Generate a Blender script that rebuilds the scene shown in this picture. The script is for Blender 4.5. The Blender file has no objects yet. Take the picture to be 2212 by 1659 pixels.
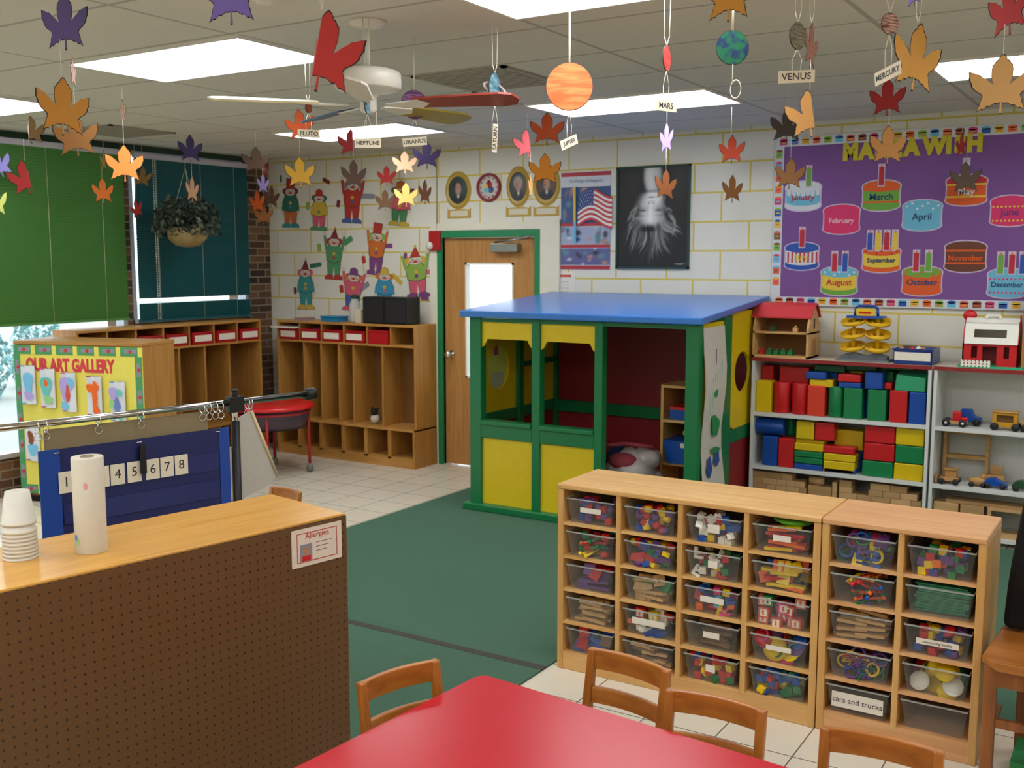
import bpy, bmesh, math, random
from mathutils import Vector, Matrix
random.seed(7)
# ---------------------------------------------------------------- camera
F = 2250.0; CX = 1106.0; CY = 829.5; HC = 1.8
PIT = math.atan((CY-560.0)/F)
YAW = math.atan((2530.0-CX)/(F/math.cos(PIT)))
scene = bpy.context.scene
cd = bpy.data.cameras.new('camera'); cam = bpy.data.objects.new('camera', cd)
scene.collection.objects.link(cam)
cam.location = (0, 0, HC); cam.rotation_euler = (math.pi/2-PIT, 0, YAW)
cd.sensor_width = 36; cd.lens = F/2212*36; cd.clip_start = 0.05; cd.clip_end = 200
cd.dof.use_dof = True; cd.dof.focus_distance = 3.9; cd.dof.aperture_fstop = 5.0
scene.camera = cam
FW = Vector((-math.sin(YAW)*math.cos(PIT), math.cos(YAW)*math.cos(PIT), -math.sin(PIT)))
RT = Vector((math.cos(YAW), math.sin(YAW), 0)); UP = RT.cross(FW)
def ray(x, y): return FW+RT*((x-CX)/F)+UP*((CY-y)/F)
def at(x, y, X=None, Y=None, Z=None, D=None):
    """point of the place seen at a measured spot of the photo, on a known wall, shelf or height plane"""
    d = ray(x, y)
    if X is not None: t = X/d.x
    elif Y is not None: t = Y/d.y
    elif Z is not None: t = (Z-HC)/d.z
    else: t = D
    return Vector((0, 0, HC))+d*t
# ---------------------------------------------------------------- world, exposure
vs = scene.view_settings
vs.view_transform = 'Standard'; vs.look = 'None'; vs.gamma = 1; vs.use_curve_mapping = False
vs.exposure = 0.55
TROFFER = 7.0
w = bpy.data.worlds.new('sky'); scene.world = w; w.use_nodes = True
nt = w.node_tree; bg = nt.nodes['Background']
sky = nt.nodes.new('ShaderNodeTexSky'); sky.sky_type = 'HOSEK_WILKIE'; sky.turbidity = 4; sky.sun_direction = (-0.3, -0.6, 0.7)
mixw = nt.nodes.new('ShaderNodeMixRGB'); mixw.inputs[0].default_value = 0.6; mixw.inputs[2].default_value = (0.9, 0.95, 1, 1)
nt.links.new(sky.outputs[0], mixw.inputs[1]); nt.links.new(mixw.outputs[0], bg.inputs[0]); bg.inputs[1].default_value = 3.6
# ---------------------------------------------------------------- materials
def lin(c):
    if isinstance(c, str): c = tuple(int(c[i:i+2], 16)/255 for i in (0, 2, 4))
    return tuple((v/12.92 if v <= 0.04045 else ((v+0.055)/1.055)**2.4) for v in c)
MC = {}
def mat(name, col, rough=0.5, metal=0.0, noise=0.06, scale=30, emis=0, spec=0.5, bump=0.0):
    if name in MC: return MC[name]
    m = bpy.data.materials.new(name); m.use_nodes = True; MC[name] = m
    n = m.node_tree.nodes; l = m.node_tree.links; b = n['Principled BSDF']
    c = lin(col)
    b.inputs['Roughness'].default_value = rough; b.inputs['Metallic'].default_value = metal
    b.inputs['Specular IOR Level'].default_value = spec
    if emis:
        b.inputs['Base Color'].default_value = (*c, 1)
        b.inputs['Emission Color'].default_value = (*c, 1); b.inputs['Emission Strength'].default_value = emis
        return m
    tc = n.new('ShaderNodeTexCoord'); nz = n.new('ShaderNodeTexNoise'); nz.inputs['Scale'].default_value = scale
    nz.inputs['Detail'].default_value = 3
    mx = n.new('ShaderNodeMixRGB')
    mx.inputs[1].default_value = (*[v*(1-noise) for v in c], 1); mx.inputs[2].default_value = (*[min(1, v*(1+noise)) for v in c], 1)
    l.new(tc.outputs['Object'], nz.inputs['Vector']); l.new(nz.outputs['Fac'], mx.inputs[0]); l.new(mx.outputs[0], b.inputs['Base Color'])
    if bump:
        bp = n.new('ShaderNodeBump'); bp.inputs['Strength'].default_value = bump; bp.inputs['Distance'].default_value = 0.005
        l.new(nz.outputs['Fac'], bp.inputs['Height']); l.new(bp.outputs[0], b.inputs['Normal'])
    return m
def wood(name, c1, c2, rough=0.4, axis=0, scale=1.0):
    if name in MC: return MC[name]
    m = bpy.data.materials.new(name); m.use_nodes = True; MC[name] = m
    n = m.node_tree.nodes; l = m.node_tree.links; b = n['Principled BSDF']
    tc = n.new('ShaderNodeTexCoord'); mp = n.new('ShaderNodeMapping')
    s = [14*scale]*3; s[axis] = 1.2*scale; mp.inputs['Scale'].default_value = s
    nz = n.new('ShaderNodeTexNoise'); nz.inputs['Scale'].default_value = 2.2; nz.inputs['Detail'].default_value = 6; nz.inputs['Distortion'].default_value = 0.6
    r = n.new('ShaderNodeValToRGB'); r.color_ramp.elements[0].position = 0.3; r.color_ramp.elements[1].position = 0.72
    r.color_ramp.elements[0].color = (*lin(c2), 1); r.color_ramp.elements[1].color = (*lin(c1), 1)
    l.new(tc.outputs['Object'], mp.inputs[0]); l.new(mp.outputs[0], nz.inputs['Vector']); l.new(nz.outputs['Fac'], r.inputs[0]); l.new(r.outputs[0], b.inputs['Base Color'])
    b.inputs['Roughness'].default_value = rough
    return m
def nmath(n, l, op, a, b=None):
    q = n.new('ShaderNodeMath'); q.operation = op
    for i, v in enumerate((a, b)):
        if v is None: continue
        if isinstance(v, (int, float)): q.inputs[i].default_value = v
        else: l.new(v, q.inputs[i])
    return q.outputs[0]
def gridmat(name, c_tile, c_line, axes, pitch, off, lw, rough=0.4, stagger=False, noise=0.04, bump=0):
    """tiles or blocks with joints, from object coordinates (world-aligned objects at the origin)"""
    m = bpy.data.materials.new(name); m.use_nodes = True
    n = m.node_tree.nodes; l = m.node_tree.links; b = n['Principled BSDF']
    tc = n.new('ShaderNodeTexCoord'); sp = n.new('ShaderNodeSeparateXYZ'); l.new(tc.outputs['Object'], sp.inputs[0])
    u = nmath(n, l, 'DIVIDE', nmath(n, l, 'SUBTRACT', sp.outputs[axes[0]], off[0]), pitch[0])
    v = nmath(n, l, 'DIVIDE', nmath(n, l, 'SUBTRACT', sp.outputs[axes[1]], off[1]), pitch[1])
    if stagger:
        row = nmath(n, l, 'FLOOR', v); odd = nmath(n, l, 'FLOORED_MODULO', row, 2.0)
        u = nmath(n, l, 'ADD', u, nmath(n, l, 'MULTIPLY', odd, 0.5))
    def edge(t, p):
        f = nmath(n, l, 'FRACT', t); a = nmath(n, l, 'ABSOLUTE', nmath(n, l, 'SUBTRACT', f, 0.5))
        return nmath(n, l, 'GREATER_THAN', a, 0.5-lw/p/2)
    e = nmath(n, l, 'MAXIMUM', edge(u, pitch[0]), edge(v, pitch[1]))
    nz = n.new('ShaderNodeTexNoise'); nz.inputs['Scale'].default_value = 7; nz.inputs['Detail'].default_value = 5
    l.new(tc.outputs['Object'], nz.inputs['Vector'])
    m1 = n.new('ShaderNodeMixRGB'); c = lin(c_tile)
    m1.inputs[1].default_value = (*[x*(1-noise) for x in c], 1); m1.inputs[2].default_value = (*[min(1, x*(1+noise)) for x in c], 1)
    l.new(nz.outputs['Fac'], m1.inputs[0])
    m2 = n.new('ShaderNodeMixRGB'); l.new(e, m2.inputs[0]); l.new(m1.outputs[0], m2.inputs[1]); m2.inputs[2].default_value = (*lin(c_line), 1)
    l.new(m2.outputs[0], b.inputs['Base Color']); b.inputs['Roughness'].default_value = rough
    if bump:
        bp = n.new('ShaderNodeBump'); bp.inputs['Strength'].default_value = bump; bp.inputs['Distance'].default_value = 0.004; bp.invert = True
        l.new(e, bp.inputs['Height']); l.new(bp.outputs[0], b.inputs['Normal'])
    return m
def clearmat(name, col, op=0.3, rough=0.15):
    if name in MC: return MC[name]
    m = bpy.data.materials.new(name); m.use_nodes = True; MC[name] = m
    n = m.node_tree.nodes; l = m.node_tree.links; b = n['Principled BSDF']
    b.inputs['Base Color'].default_value = (*lin(col), 1); b.inputs['Roughness'].default_value = rough
    t = n.new('ShaderNodeBsdfTransparent'); t.inputs[0].default_value = (0.96, 0.97, 0.97, 1)
    lw = n.new('ShaderNodeLayerWeight'); lw.inputs[0].default_value = 0.25
    f = nmath(n, l, 'ADD', nmath(n, l, 'MULTIPLY', lw.outputs['Facing'], 0.35), op)
    mx = n.new('ShaderNodeMixShader'); l.new(f, mx.inputs[0]); l.new(t.outputs[0], mx.inputs[1]); l.new(b.outputs[0], mx.inputs[2])
    l.new(mx.outputs[0], n['Material Output'].inputs[0])
    return m
WHT = mat('white_paint', 'e6e4d8', 0.45); IVORY = mat('ivory_paper', 'e9dfc6', 0.8)
BLK = mat('black_plastic', '0b0b0c', 0.45); DARK = mat('dark_void', '15110d', 0.8)
RED = mat('red_plastic', 'c8141c', 0.3); YEL = mat('yellow_plastic', 'e8c400', 0.35); BLU = mat('blue_plastic', '0c4ba6', 0.3); GRN = mat('green_plastic', '0b7a3c', 0.35)
ORG = mat('orange_plastic', 'ee6a14', 0.4); PUR = mat('purple_plastic', '6a3a86', 0.4); WPL = mat('white_plastic', 'eceadc', 0.35); TEAL = mat('teal_plastic', '0d6f6a', 0.4)
PINK = mat('pink_plastic', 'e0357e', 0.45); LBLU = mat('light_blue', '62b6dc', 0.5); LGRN = mat('leaf_green', '5aa82c', 0.5); BRN = mat('brown_plastic', '5a3220', 0.5)
MAPLE = wood('maple_ply', 'e3b878', 'cf9c58', 0.38, 0); MAPLEV = wood('maple_ply_upright', 'dcae6c', 'c8944f', 0.4, 2)
OAK = wood('locker_wood', 'c08c48', 'a8742f', 0.45, 2); OAKH = wood('locker_wood_flat', 'c4914c', 'ab7733', 0.45, 0)
CHW = wood('chair_wood', 'bf7a2c', '9a581a', 0.33, 2); CHWH = wood('chair_wood_rail', 'c17c2e', '98561a', 0.33, 0)
DOORW = wood('door_veneer', 'bd8a50', 'a87238', 0.4, 2); PLAYW = wood('toy_wood', 'd8b076', 'bd8f52', 0.55, 0)
CHROME = mat('chrome', 'd8d8d6', 0.12, 1.0, 0.02); STEEL = mat('brushed_steel', 'a9aaa6', 0.35, 1.0, 0.03)
STR = mat('white_string', 'e4ddc8', 0.8); GREENP = mat('green_frame', '0e6a3a', 0.35)
# ---------------------------------------------------------------- mesh helpers
class MB:
    def __init__(s): s.bm = bmesh.new(); s.mats = []
    def mi(s, m):
        if m not in s.mats: s.mats.append(m)
        return s.mats.index(m)
    def add(s, vs_, fs, m, mtx=None, smooth=False):
        k = s.mi(m); v = [s.bm.verts.new((mtx @ Vector(p)) if mtx else Vector(p)) for p in vs_]
        for f in fs:
            try: q = s.bm.faces.new([v[i] for i in f]); q.material_index = k; q.smooth = smooth
            except ValueError: pass
        return s
    def box(s, x0, y0, z0, x1, y1, z1, m, mtx=None):
        if x0 > x1: x0, x1 = x1, x0
        if y0 > y1: y0, y1 = y1, y0
        if z0 > z1: z0, z1 = z1, z0
        V = [(x0, y0, z0), (x1, y0, z0), (x1, y1, z0), (x0, y1, z0), (x0, y0, z1), (x1, y0, z1), (x1, y1, z1), (x0, y1, z1)]
        return s.add(V, [(3, 2, 1, 0), (4, 5, 6, 7), (0, 1, 5, 4), (1, 2, 6, 5), (2, 3, 7, 6), (3, 0, 4, 7)], m, mtx)
    def prism(s, pts, z0, z1, m, mtx=None):
        """polygon in XY extruded along Z; concave outlines are triangulated"""
        n = len(pts)
        a = sum(pts[i][0]*pts[(i+1) % n][1]-pts[(i+1) % n][0]*pts[i][1] for i in range(n))
        if a < 0: pts = pts[::-1]
        V = [(p[0], p[1], z0) for p in pts]+[(p[0], p[1], z1) for p in pts]
        from mathutils.geometry import tessellate_polygon
        T = tessellate_polygon([[Vector((p[0], p[1], 0)) for p in pts]])
        fs = []
        for t in T:
            p0, p1, p2 = (pts[i] for i in t)
            cr = (p1[0]-p0[0])*(p2[1]-p0[1])-(p2[0]-p0[0])*(p1[1]-p0[1])
            t = tuple(t) if cr > 0 else tuple(t)[::-1]
            fs.append(tuple(i+n for i in t)); fs.append(t[::-1])
        for i in range(n): j = (i+1) % n; fs.append((i, j, j+n, i+n))
        return s.add(V, fs, m, mtx)
    def rprof(s, prof, m, seg=24, mtx=None, smooth=True):
        """lathe: profile (r,z) about Z"""
        V = []; fs = []
        for r, z in prof:
            for k in range(seg): a = 2*math.pi*k/seg; V.append((r*math.cos(a), r*math.sin(a), z))
        for i in range(len(prof)-1):
            for k in range(seg):
                k2 = (k+1) % seg; fs.append((i*seg+k, i*seg+k2, (i+1)*seg+k2, (i+1)*seg+k))
        if prof[0][0] > 1e-6: fs.append(tuple(range(seg))[::-1])
        if prof[-1][0] > 1e-6: fs.append(tuple((len(prof)-1)*seg+k for k in range(seg)))
        return s.add(V, fs, m, mtx, smooth)
    def cyl(s, p0, p1, r, m, seg=12, r2=None):
        p0 = Vector(p0); p1 = Vector(p1); d = p1-p0; L = d.length
        if L < 1e-6: return s
        q = d.to_track_quat('Z', 'Y').to_matrix().to_4x4(); M_ = Matrix.Translation(p0) @ q
        return s.rprof([(r, 0), (r if r2 is None else r2, L)], m, seg, M_)
    def tube(s, pts, r, m, seg=8):
        for i in range(len(pts)-1): s.cyl(pts[i], pts[i+1], r, m, seg)
        return s
    def ball(s, c, r, m, seg=12, sc=(1, 1, 1)):
        n = max(5, seg//2); prof = [(math.sin(math.pi*i/n), -math.cos(math.pi*i/n)) for i in range(n+1)]
        prof[0] = (0.001, -1); prof[-1] = (0.001, 1)
        M_ = Matrix.Translation(Vector(c)) @ Matrix.Diagonal((r*sc[0], r*sc[1], r*sc[2], 1))
        return s.rprof(prof, m, seg, M_)
    def torus(s, c, R, r, m, mtx=None, seg=24, ss=8, arc=2*math.pi):
        V = []; fs = []; full = abs(arc-2*math.pi) < 1e-4; n = seg if full else seg+1
        for i in range(n):
            a = arc*i/seg
            for j in range(ss):
                b = 2*math.pi*j/ss; V.append((c[0]+(R+r*math.cos(b))*math.cos(a), c[1]+(R+r*math.cos(b))*math.sin(a), c[2]+r*math.sin(b)))
        for i in range(seg):
            i2 = (i+1) % n
            for j in range(ss): j2 = (j+1) % ss; fs.append((i*ss+j, i2*ss+j, i2*ss+j2, i*ss+j2))
        return s.add(V, fs, m, mtx, True)
    def build(s, name, parent=None, bevel=0, loc=None, rot=None, recalc=True):
        if recalc: bmesh.ops.recalc_face_normals(s.bm, faces=s.bm.faces)
        me = bpy.data.meshes.new(name); s.bm.to_mesh(me); s.bm.free()
        for m in s.mats: me.materials.append(m)
        o = bpy.data.objects.new(name, me); scene.collection.objects.link(o)
        if parent: o.parent = parent
        if bevel:
            b = o.modifiers.new('bevel', 'BEVEL'); b.width = bevel; b.segments = 2; b.limit_method = 'ANGLE'
        if loc is not None: o.location = loc
        if rot is not None: o.rotation_euler = rot
        return o
def build_each(s, name, parent=None, bevel=0, loc=None):
    """every connected piece becomes an object of its own"""
    s.bm.verts.ensure_lookup_table(); seen = set(); out = []
    for v0 in s.bm.verts:
        if v0.index in seen: continue
        st = [v0]; isl = []; seen.add(v0.index)
        while st:
            v = st.pop(); isl.append(v)
            for e in v.link_edges:
                u = e.other_vert(v)
                if u.index not in seen: seen.add(u.index); st.append(u)
        ix = {v.index: i for i, v in enumerate(isl)}; fcs = {f for v in isl for f in v.link_faces}
        q = MB(); q.add([tuple(v.co) for v in isl], [], s.mats[0]); vv = list(q.bm.verts)
        q.mats = list(s.mats)
        for f in fcs: g = q.bm.faces.new([vv[ix[v.index]] for v in f.verts]); g.material_index = f.material_index; g.smooth = f.smooth
        out.append(q.build(name, parent, bevel, loc))
    s.bm.free(); return out
MB.each = lambda s, *a, **k: (s.bm.verts.index_update(), build_each(s, *a, **k))[1]
def picture(name, parent, w_, h_, nx, ny, fn, y, rough=.5):
    """a printed sheet: grid in the wall plane, its print held as colours of the mesh"""
    me = bpy.data.meshes.new(name); V = [(w_*i/nx, y, h_*j/ny) for j in range(ny+1) for i in range(nx+1)]
    me.from_pydata(V, [], [(j*(nx+1)+i, j*(nx+1)+i+1, (j+1)*(nx+1)+i+1, (j+1)*(nx+1)+i) for j in range(ny) for i in range(nx)])
    ca = me.color_attributes.new('print', 'FLOAT_COLOR', 'POINT')
    for j in range(ny+1):
        for i in range(nx+1):
            c = lin(tuple(max(0, min(1, t)) for t in fn(i/nx, j/ny))); ca.data[j*(nx+1)+i].color = (*c, 1)
    m = MC.get('printed_sheet')
    if not m:
        m = bpy.data.materials.new('printed_sheet'); m.use_nodes = True; MC['printed_sheet'] = m
        a = m.node_tree.nodes.new('ShaderNodeVertexColor'); a.layer_name = 'print'; m.node_tree.links.new(a.outputs[0], m.node_tree.nodes['Principled BSDF'].inputs['Base Color']); m.node_tree.nodes['Principled BSDF'].inputs['Roughness'].default_value = rough
    me.materials.append(m); o = bpy.data.objects.new(name, me); scene.collection.objects.link(o); o.parent = parent; return o
def gspot(u, v, cx, cy, rx, ry, p_=2, rot=0):
    """soft-edged spot, 1 inside to 0 outside"""
    dx, dy = u-cx, v-cy
    if rot: dx, dy = dx*math.cos(rot)+dy*math.sin(rot), -dx*math.sin(rot)+dy*math.cos(rot)
    return math.exp(-((dx/rx)**2+(dy/ry)**2)**p_)
def mixc(a, b, t): return tuple(x*(1-t)+y*t for x, y in zip(a, b))
def tag(o, label=None, cat=None, group=None, kind=None):
    if label: o['label'] = label
    if cat: o['category'] = cat
    if group: o['group'] = group
    if kind: o['kind'] = kind
    return o
def thing(name, label, cat, loc=(0, 0, 0), rotz=0, group=None, rot=None):
    o = bpy.data.objects.new(name, None); scene.collection.objects.link(o); o.empty_display_size = 0.05
    o.location = loc; o.rotation_euler = rot if rot else (0, 0, rotz)
    return tag(o, label, cat, group)
def struct(o): o['kind'] = 'structure'; return o
KIDS = {}
def copy_thing(o, loc=None, rot=None, label=None, group=None):
    c = o.copy(); scene.collection.objects.link(c)
    if loc is not None: c.location = loc
    if rot is not None: c.rotation_euler = rot
    if label: c['label'] = label
    if group: c['group'] = group
    if o.name not in KIDS: KIDS[o.name] = list(o.children)
    for ch in KIDS[o.name]:
        d = ch.copy(); scene.collection.objects.link(d); d.parent = c
        if ch.name not in KIDS: KIDS[ch.name] = list(ch.children)
        for g in KIDS[ch.name]:
            e = g.copy(); scene.collection.objects.link(e); e.parent = d
    return c
def text(s, size, m, name='lettering', parent=None, loc=(0, 0, 0), rot=None, depth=0.001, bold=0.0, sx=1.0, align='CENTER'):
    cu = bpy.data.curves.new(name, 'FONT'); cu.body = s; cu.size = size; cu.extrude = depth; cu.offset = bold
    cu.align_x = align; cu.align_y = 'CENTER'; cu.resolution_u = 3
    t = bpy.data.objects.new('tmp', cu); scene.collection.objects.link(t)
    dg = bpy.context.evaluated_depsgraph_get(); me = bpy.data.meshes.new_from_object(t.evaluated_get(dg))
    bpy.data.objects.remove(t); bpy.data.curves.remove(cu)
    me.materials.clear(); me.materials.append(m); me.name = name
    for v in me.vertices: v.co.x *= sx
    o = bpy.data.objects.new(name, me); scene.collection.objects.link(o)
    if parent: o.parent = parent
    o.location = loc
    if rot: o.rotation_euler = rot
    return o
def ell(cx, cy, rx, ry, n=28, a0=0, a1=360):
    full = abs(a1-a0) >= 360
    k = n if full else n+1
    return [(cx+rx*math.cos(math.radians(a0+(a1-a0)*i/n)), cy+ry*math.sin(math.radians(a0+(a1-a0)*i/n))) for i in range(k)]
WALLROT = (math.pi/2, 0, 0)
YB = 7.37; XL = -7.4; ZC = 2.75
# ================================================================ room shell
floor_m = gridmat('floor_tile', 'dfd6c2', '6c6a60', ('X', 'Y'), (0.2965, 0.2965), (-1.055, 0.04), 0.0055, 0.2, noise=0.05, bump=0.4)
carpet_m = mat('green_carpet', '4c6b58', 0.95, noise=0.3, scale=220, bump=0.5, spec=0.1)
wall_m = gridmat('painted_block', 'dcd9cc', 'd2bd52', ('X', 'Z'), (0.4265, 0.2133), (-3.03, 2.288), 0.013, 0.55, stagger=True, noise=0.02)
ceil_m = gridmat('ceiling_tile', 'd2cec2', 'aca99e', ('X', 'Y'), (1.185, 0.6), (-1.075, 3.23), 0.022, 0.9, noise=0.03)
plain_m = mat('plain_wall', 'cfcabb', 0.7)
brick_m = bpy.data.materials.new('brown_brick'); brick_m.use_nodes = True
_n = brick_m.node_tree.nodes; _l = brick_m.node_tree.links
_tc = _n.new('ShaderNodeTexCoord'); _sp = _n.new('ShaderNodeSeparateXYZ'); _cb = _n.new('ShaderNodeCombineXYZ'); _bt = _n.new('ShaderNodeTexBrick')
_l.new(_tc.outputs['Object'], _sp.inputs[0]); _l.new(_sp.outputs[1], _cb.inputs[0]); _l.new(_sp.outputs[2], _cb.inputs[1]); _l.new(_cb.outputs[0], _bt.inputs[0])
_bt.inputs['Scale'].default_value = 1; _bt.inputs['Brick Width'].default_value = 0.2; _bt.inputs['Row Height'].default_value = 0.068; _bt.inputs['Mortar Size'].default_value = 0.006
_bt.inputs['Color1'].default_value = (*lin('7a5a3c'), 1); _bt.inputs['Color2'].default_value = (*lin('2e2018'), 1); _bt.inputs['Mortar'].default_value = (*lin('8a8070'), 1)
_l.new(_bt.outputs[0], _n['Principled BSDF'].inputs['Base Color']); _n['Principled BSDF'].inputs['Roughness'].default_value = 0.85
XR = 2.2; YF = -1.6
struct(MB().box(XL-0.3, YF-0.2, -0.1, XR+0.2, YB+0.25, 0, floor_m).build('floor'))
struct(MB().box(XL-0.3, YF-0.2, ZC, XR+0.2, YB+0.25, ZC+0.12, ceil_m).build('ceiling'))
DX0, DX1, DZ = -5.335, -4.40, 1.985     # door opening
b = MB(); b.box(XL-0.3, YB, 0, DX0, YB+0.2, ZC, wall_m); b.box(DX0, YB, DZ, DX1, YB+0.2, ZC, wall_m); b.box(DX1, YB, 0, XR+0.2, YB+0.2, ZC, wall_m)
struct(b.build('wall_back'))
struct(MB().box(XR, YF-0.2, 0, XR+0.2, YB, ZC, plain_m).build('wall_right'))
struct(MB().box(XL-0.3, YF-0.2, 0, XR, YF, ZC, plain_m).build('wall_front'))
# left wall: brick jambs and window openings
W = [(-0.9, 0.5), (0.75, 2.3), (2.55, 3.9), (4.1, 5.69), (5.76, 7.06)]
valm = mat('valance_green', '24402c', .6)
b = MB(); ys = [YF]+[v for w_ in W for v in w_]+[YB]
for i in range(0, len(ys), 2): b.box(XL-0.25, ys[i], 0, XL, ys[i+1], ZC, brick_m)
for (a0, a1) in W:
    b.box(XL-0.25, a0, 0, XL, a1, 0.3 if a1 < 5.7 else 1.26, brick_m); b.box(XL-0.25, a0, 2.70, XL+.004, a1, ZC, valm)
struct(b.build('wall_left'))
struct(MB().box(DX0-0.13, YB-0.012, 2.045, DX1+0.23, YB-0.001, 2.105, mat('cream_plate', 'ddd9c6', 0.6)).build('trim_1', loc=(0, 0, 0)))
b = MB(); b.box(DX0-0.13, YB-0.02, 0, DX0-0.045, YB-0.001, 2.05, MC['cream_plate']); b.box(DX1+0.05, YB-0.02, 0, DX1+0.23, YB-0.001, 2.12, MC['cream_plate'])
struct(b.build('trim_2'))
struct(MB().box(DX1+0.24, YB-0.015, 0, 2.0, YB-0.001, 0.09, mat('dark_base', '3a3430', 0.6)).build('baseboard_back'))
FRAMEW = mat('window_aluminium', 'b4bcc8', 0.35, 0.3)
glass_m = clearmat('window_glass', 'e8f2f4', 0.04, 0.05)
for i, (a0, a1) in enumerate(W):
    z0 = 0.3 if a1 < 5.7 else 1.26; z1 = 2.70
    r = thing('window_%d' % (i+1), None, None, (XL-0.06, (a0+a1)/2, z0)); r['kind'] = 'structure'
    h = (a1-a0)/2; q = z1-z0; t = 0.035
    b = MB(); b.box(-.03, -h, 0, .07, -h+t, q, FRAMEW); b.box(-.03, h-t, 0, .07, h, q, FRAMEW); b.box(-.03, -h, 0, .09, h, t, FRAMEW); b.box(-.03, -h, q-t, .07, h, q, FRAMEW)
    b.build('window_frame', r)
    MB().box(-.004, -h+t, t, .004, h-t, q-t, glass_m).build('window_pane', r)
# blinds
def blindmat(name, c, tr):
    m = bpy.data.materials.new(name); m.use_nodes = True
    n = m.node_tree.nodes; l = m.node_tree.links; p = n['Principled BSDF']; p.inputs['Base Color'].default_value = (*lin(c), 1); p.inputs['Roughness'].default_value = 0.5
    t = n.new('ShaderNodeBsdfTranslucent'); t.inputs[0].default_value = (*lin(c), 1)
    x = n.new('ShaderNodeMixShader'); x.inputs[0].default_value = tr; l.new(p.outputs[0], x.inputs[1]); l.new(t.outputs[0], x.inputs[2]); l.new(x.outputs[0], n['Material Output'].inputs[0])
    return m
bl1 = blindmat('green_slats', '569048', 0.2); bl2 = blindmat('teal_slats', '12585e', 0.05)
def blind(y0, y1, z0, z1, m, label, gap=None):
    r = thing('window_blind', label, 'window blind', (XL+0.045, (y0+y1)/2, z0), group='slatted blinds on the window wall')
    h = (y1-y0)/2; n = int((z1-z0)/0.0225); b = MB()
    for k in range(n):
        z = 0.02+k*0.0225
        if gap and gap[0] < z+z0 < gap[1]: continue
        b.add([(-.006, -h, z-.0135), (.006, -h, z+.0135), (.006, h, z+.0135), (-.006, h, z-.0135), (-.0066, -h, z-.0125), (.0048, -h, z+.0145), (.0048, h, z+.0145), (-.0066, h, z-.0125)],
              [(0, 1, 2, 3), (7, 6, 5, 4), (0, 4, 5, 1), (1, 5, 6, 2), (2, 6, 7, 3), (3, 7, 4, 0)], m)
    b.build('slats', r)
    MB().box(-.02, -h, z1-z0-.012, .025, h, z1-z0+.03, mat('head_rail', 'c9c6d6', 0.4)).build('head_rail', r)
    MB().box(-.014, -h, -.012, .014, h, .008, m).build('bottom_rail', r)
    b = MB()
    for k in (-.66, 0.1, .72): b.cyl((.014, h*k, 0), (.014, h*k, z1-z0), .0012, STR, 5)
    b.each('ladder_cord', r)
    return r
blind(4.12, 5.68, 1.31, 2.66, bl1, 'bright green slatted blind drawn over the left large window')
blind(5.79, 7.05, 1.28, 2.65, bl2, 'dark teal slatted blind with a bright gap near its bottom', gap=(1.43, 1.475))
for a0, a1 in W[:3]: blind(a0, a1, 1.31, 2.66, bl1, 'green slatted blind on a window left of the picture')
r = thing('blind_chain', 'beaded pull chain hanging at the left of the dark teal blind', 'chain', (XL+.1, 5.94, 1.29))
b = MB()
for k in range(64):
    for dx in (0, .02): b.ball((0, dx, 0.01+k*.021), .0048, WPL, 6)
b.build('bead', r); b = MB(); b.cyl((0, 0, 0), (0, 0, 1.35), .0015, WPL, 5); b.cyl((0, .02, 0), (0, .02, 1.35), .0015, WPL, 5); b.build('cord', r)
# outdoors beyond the window wall and the door
struct(MB().box(-40, -20, -.35, 30, 40, -.15, mat('pale_pavement', '9fa8a2', 0.9, noise=.15, scale=3)).build('ground'))
fol = mat('bush_leaf', '5f9a9c', 0.8, noise=.4, scale=8)
for i, (bx, by, bs) in enumerate([(-13.2, 7.0, .42), (-13.9, 8.2, .5), (-12.4, 6.2, .3), (-14.6, 9.6, .5)]):
    b = MB()
    for k in range(900):
        a = random.uniform(0, 6.28); z = random.uniform(-.3, 1.9)*bs; rr = random.uniform(.2, 1.1)**.5*bs*max(.2, 1-abs(z/bs-.7)*.45); s_ = random.uniform(.05, .11)*bs
        M_ = Matrix.Translation((rr*math.cos(a), rr*math.sin(a), z)) @ Matrix.Rotation(random.uniform(0, 6.28), 4, 'Z') @ Matrix.Rotation(random.uniform(-1.3, 1.3), 4, 'X')
        b.add([(0, -s_, 0), (s_*.7, 0, .2*s_), (0, s_*1.3, 0), (-s_*.7, 0, .2*s_)], [(0, 1, 2, 3)], fol, M_)
    tag(b.build('bush', loc=(bx, by, 0)), 'leafy blue-green bush outside the low window, one of the row', 'bush', 'bushes outside the window')
# door
gd = mat('green_door_trim', '1b8050', 0.4)
r = thing('door_1', None, None, (DX0, YB, 0)); r['kind'] = 'structure'; dw = DX1-DX0
b = MB(); b.box(-.05, -.025, 0, 0, .1, DZ+.055, gd); b.box(dw, -.025, 0, dw+.05, .1, DZ+.055, gd); b.box(0, -.025, DZ, dw, .1, DZ+.055, gd); b.build('door_frame', r, .003)
wx0, wx1, wz0, wz1 = .22, .71, .78, 1.77
b = MB(); b.box(0.004, .02, .01, wx0, .065, DZ-.004, DOORW); b.box(wx1, .02, .01, dw-.004, .065, DZ-.004, DOORW); b.box(wx0, .02, .01, wx1, .065, wz0, DOORW); b.box(wx0, .02, wz1, wx1, .065, DZ-.004, DOORW)
b.build('door_leaf', r)
b = MB(); t = .018
b.box(wx0, .012, wz0, wx0+t, .07, wz1, WHT); b.box(wx1-t, .012, wz0, wx1, .07, wz1, WHT); b.box(wx0, .012, wz0, wx1, .07, wz0+t, WHT); b.box(wx0, .012, wz1-t, wx1, .07, wz1, WHT); b.build('glazing_bead', r)
MB().box(wx0+t, .038, wz0+t, wx1-t, .044, wz1-t, glass_m).build('door_pane', r)
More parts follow.
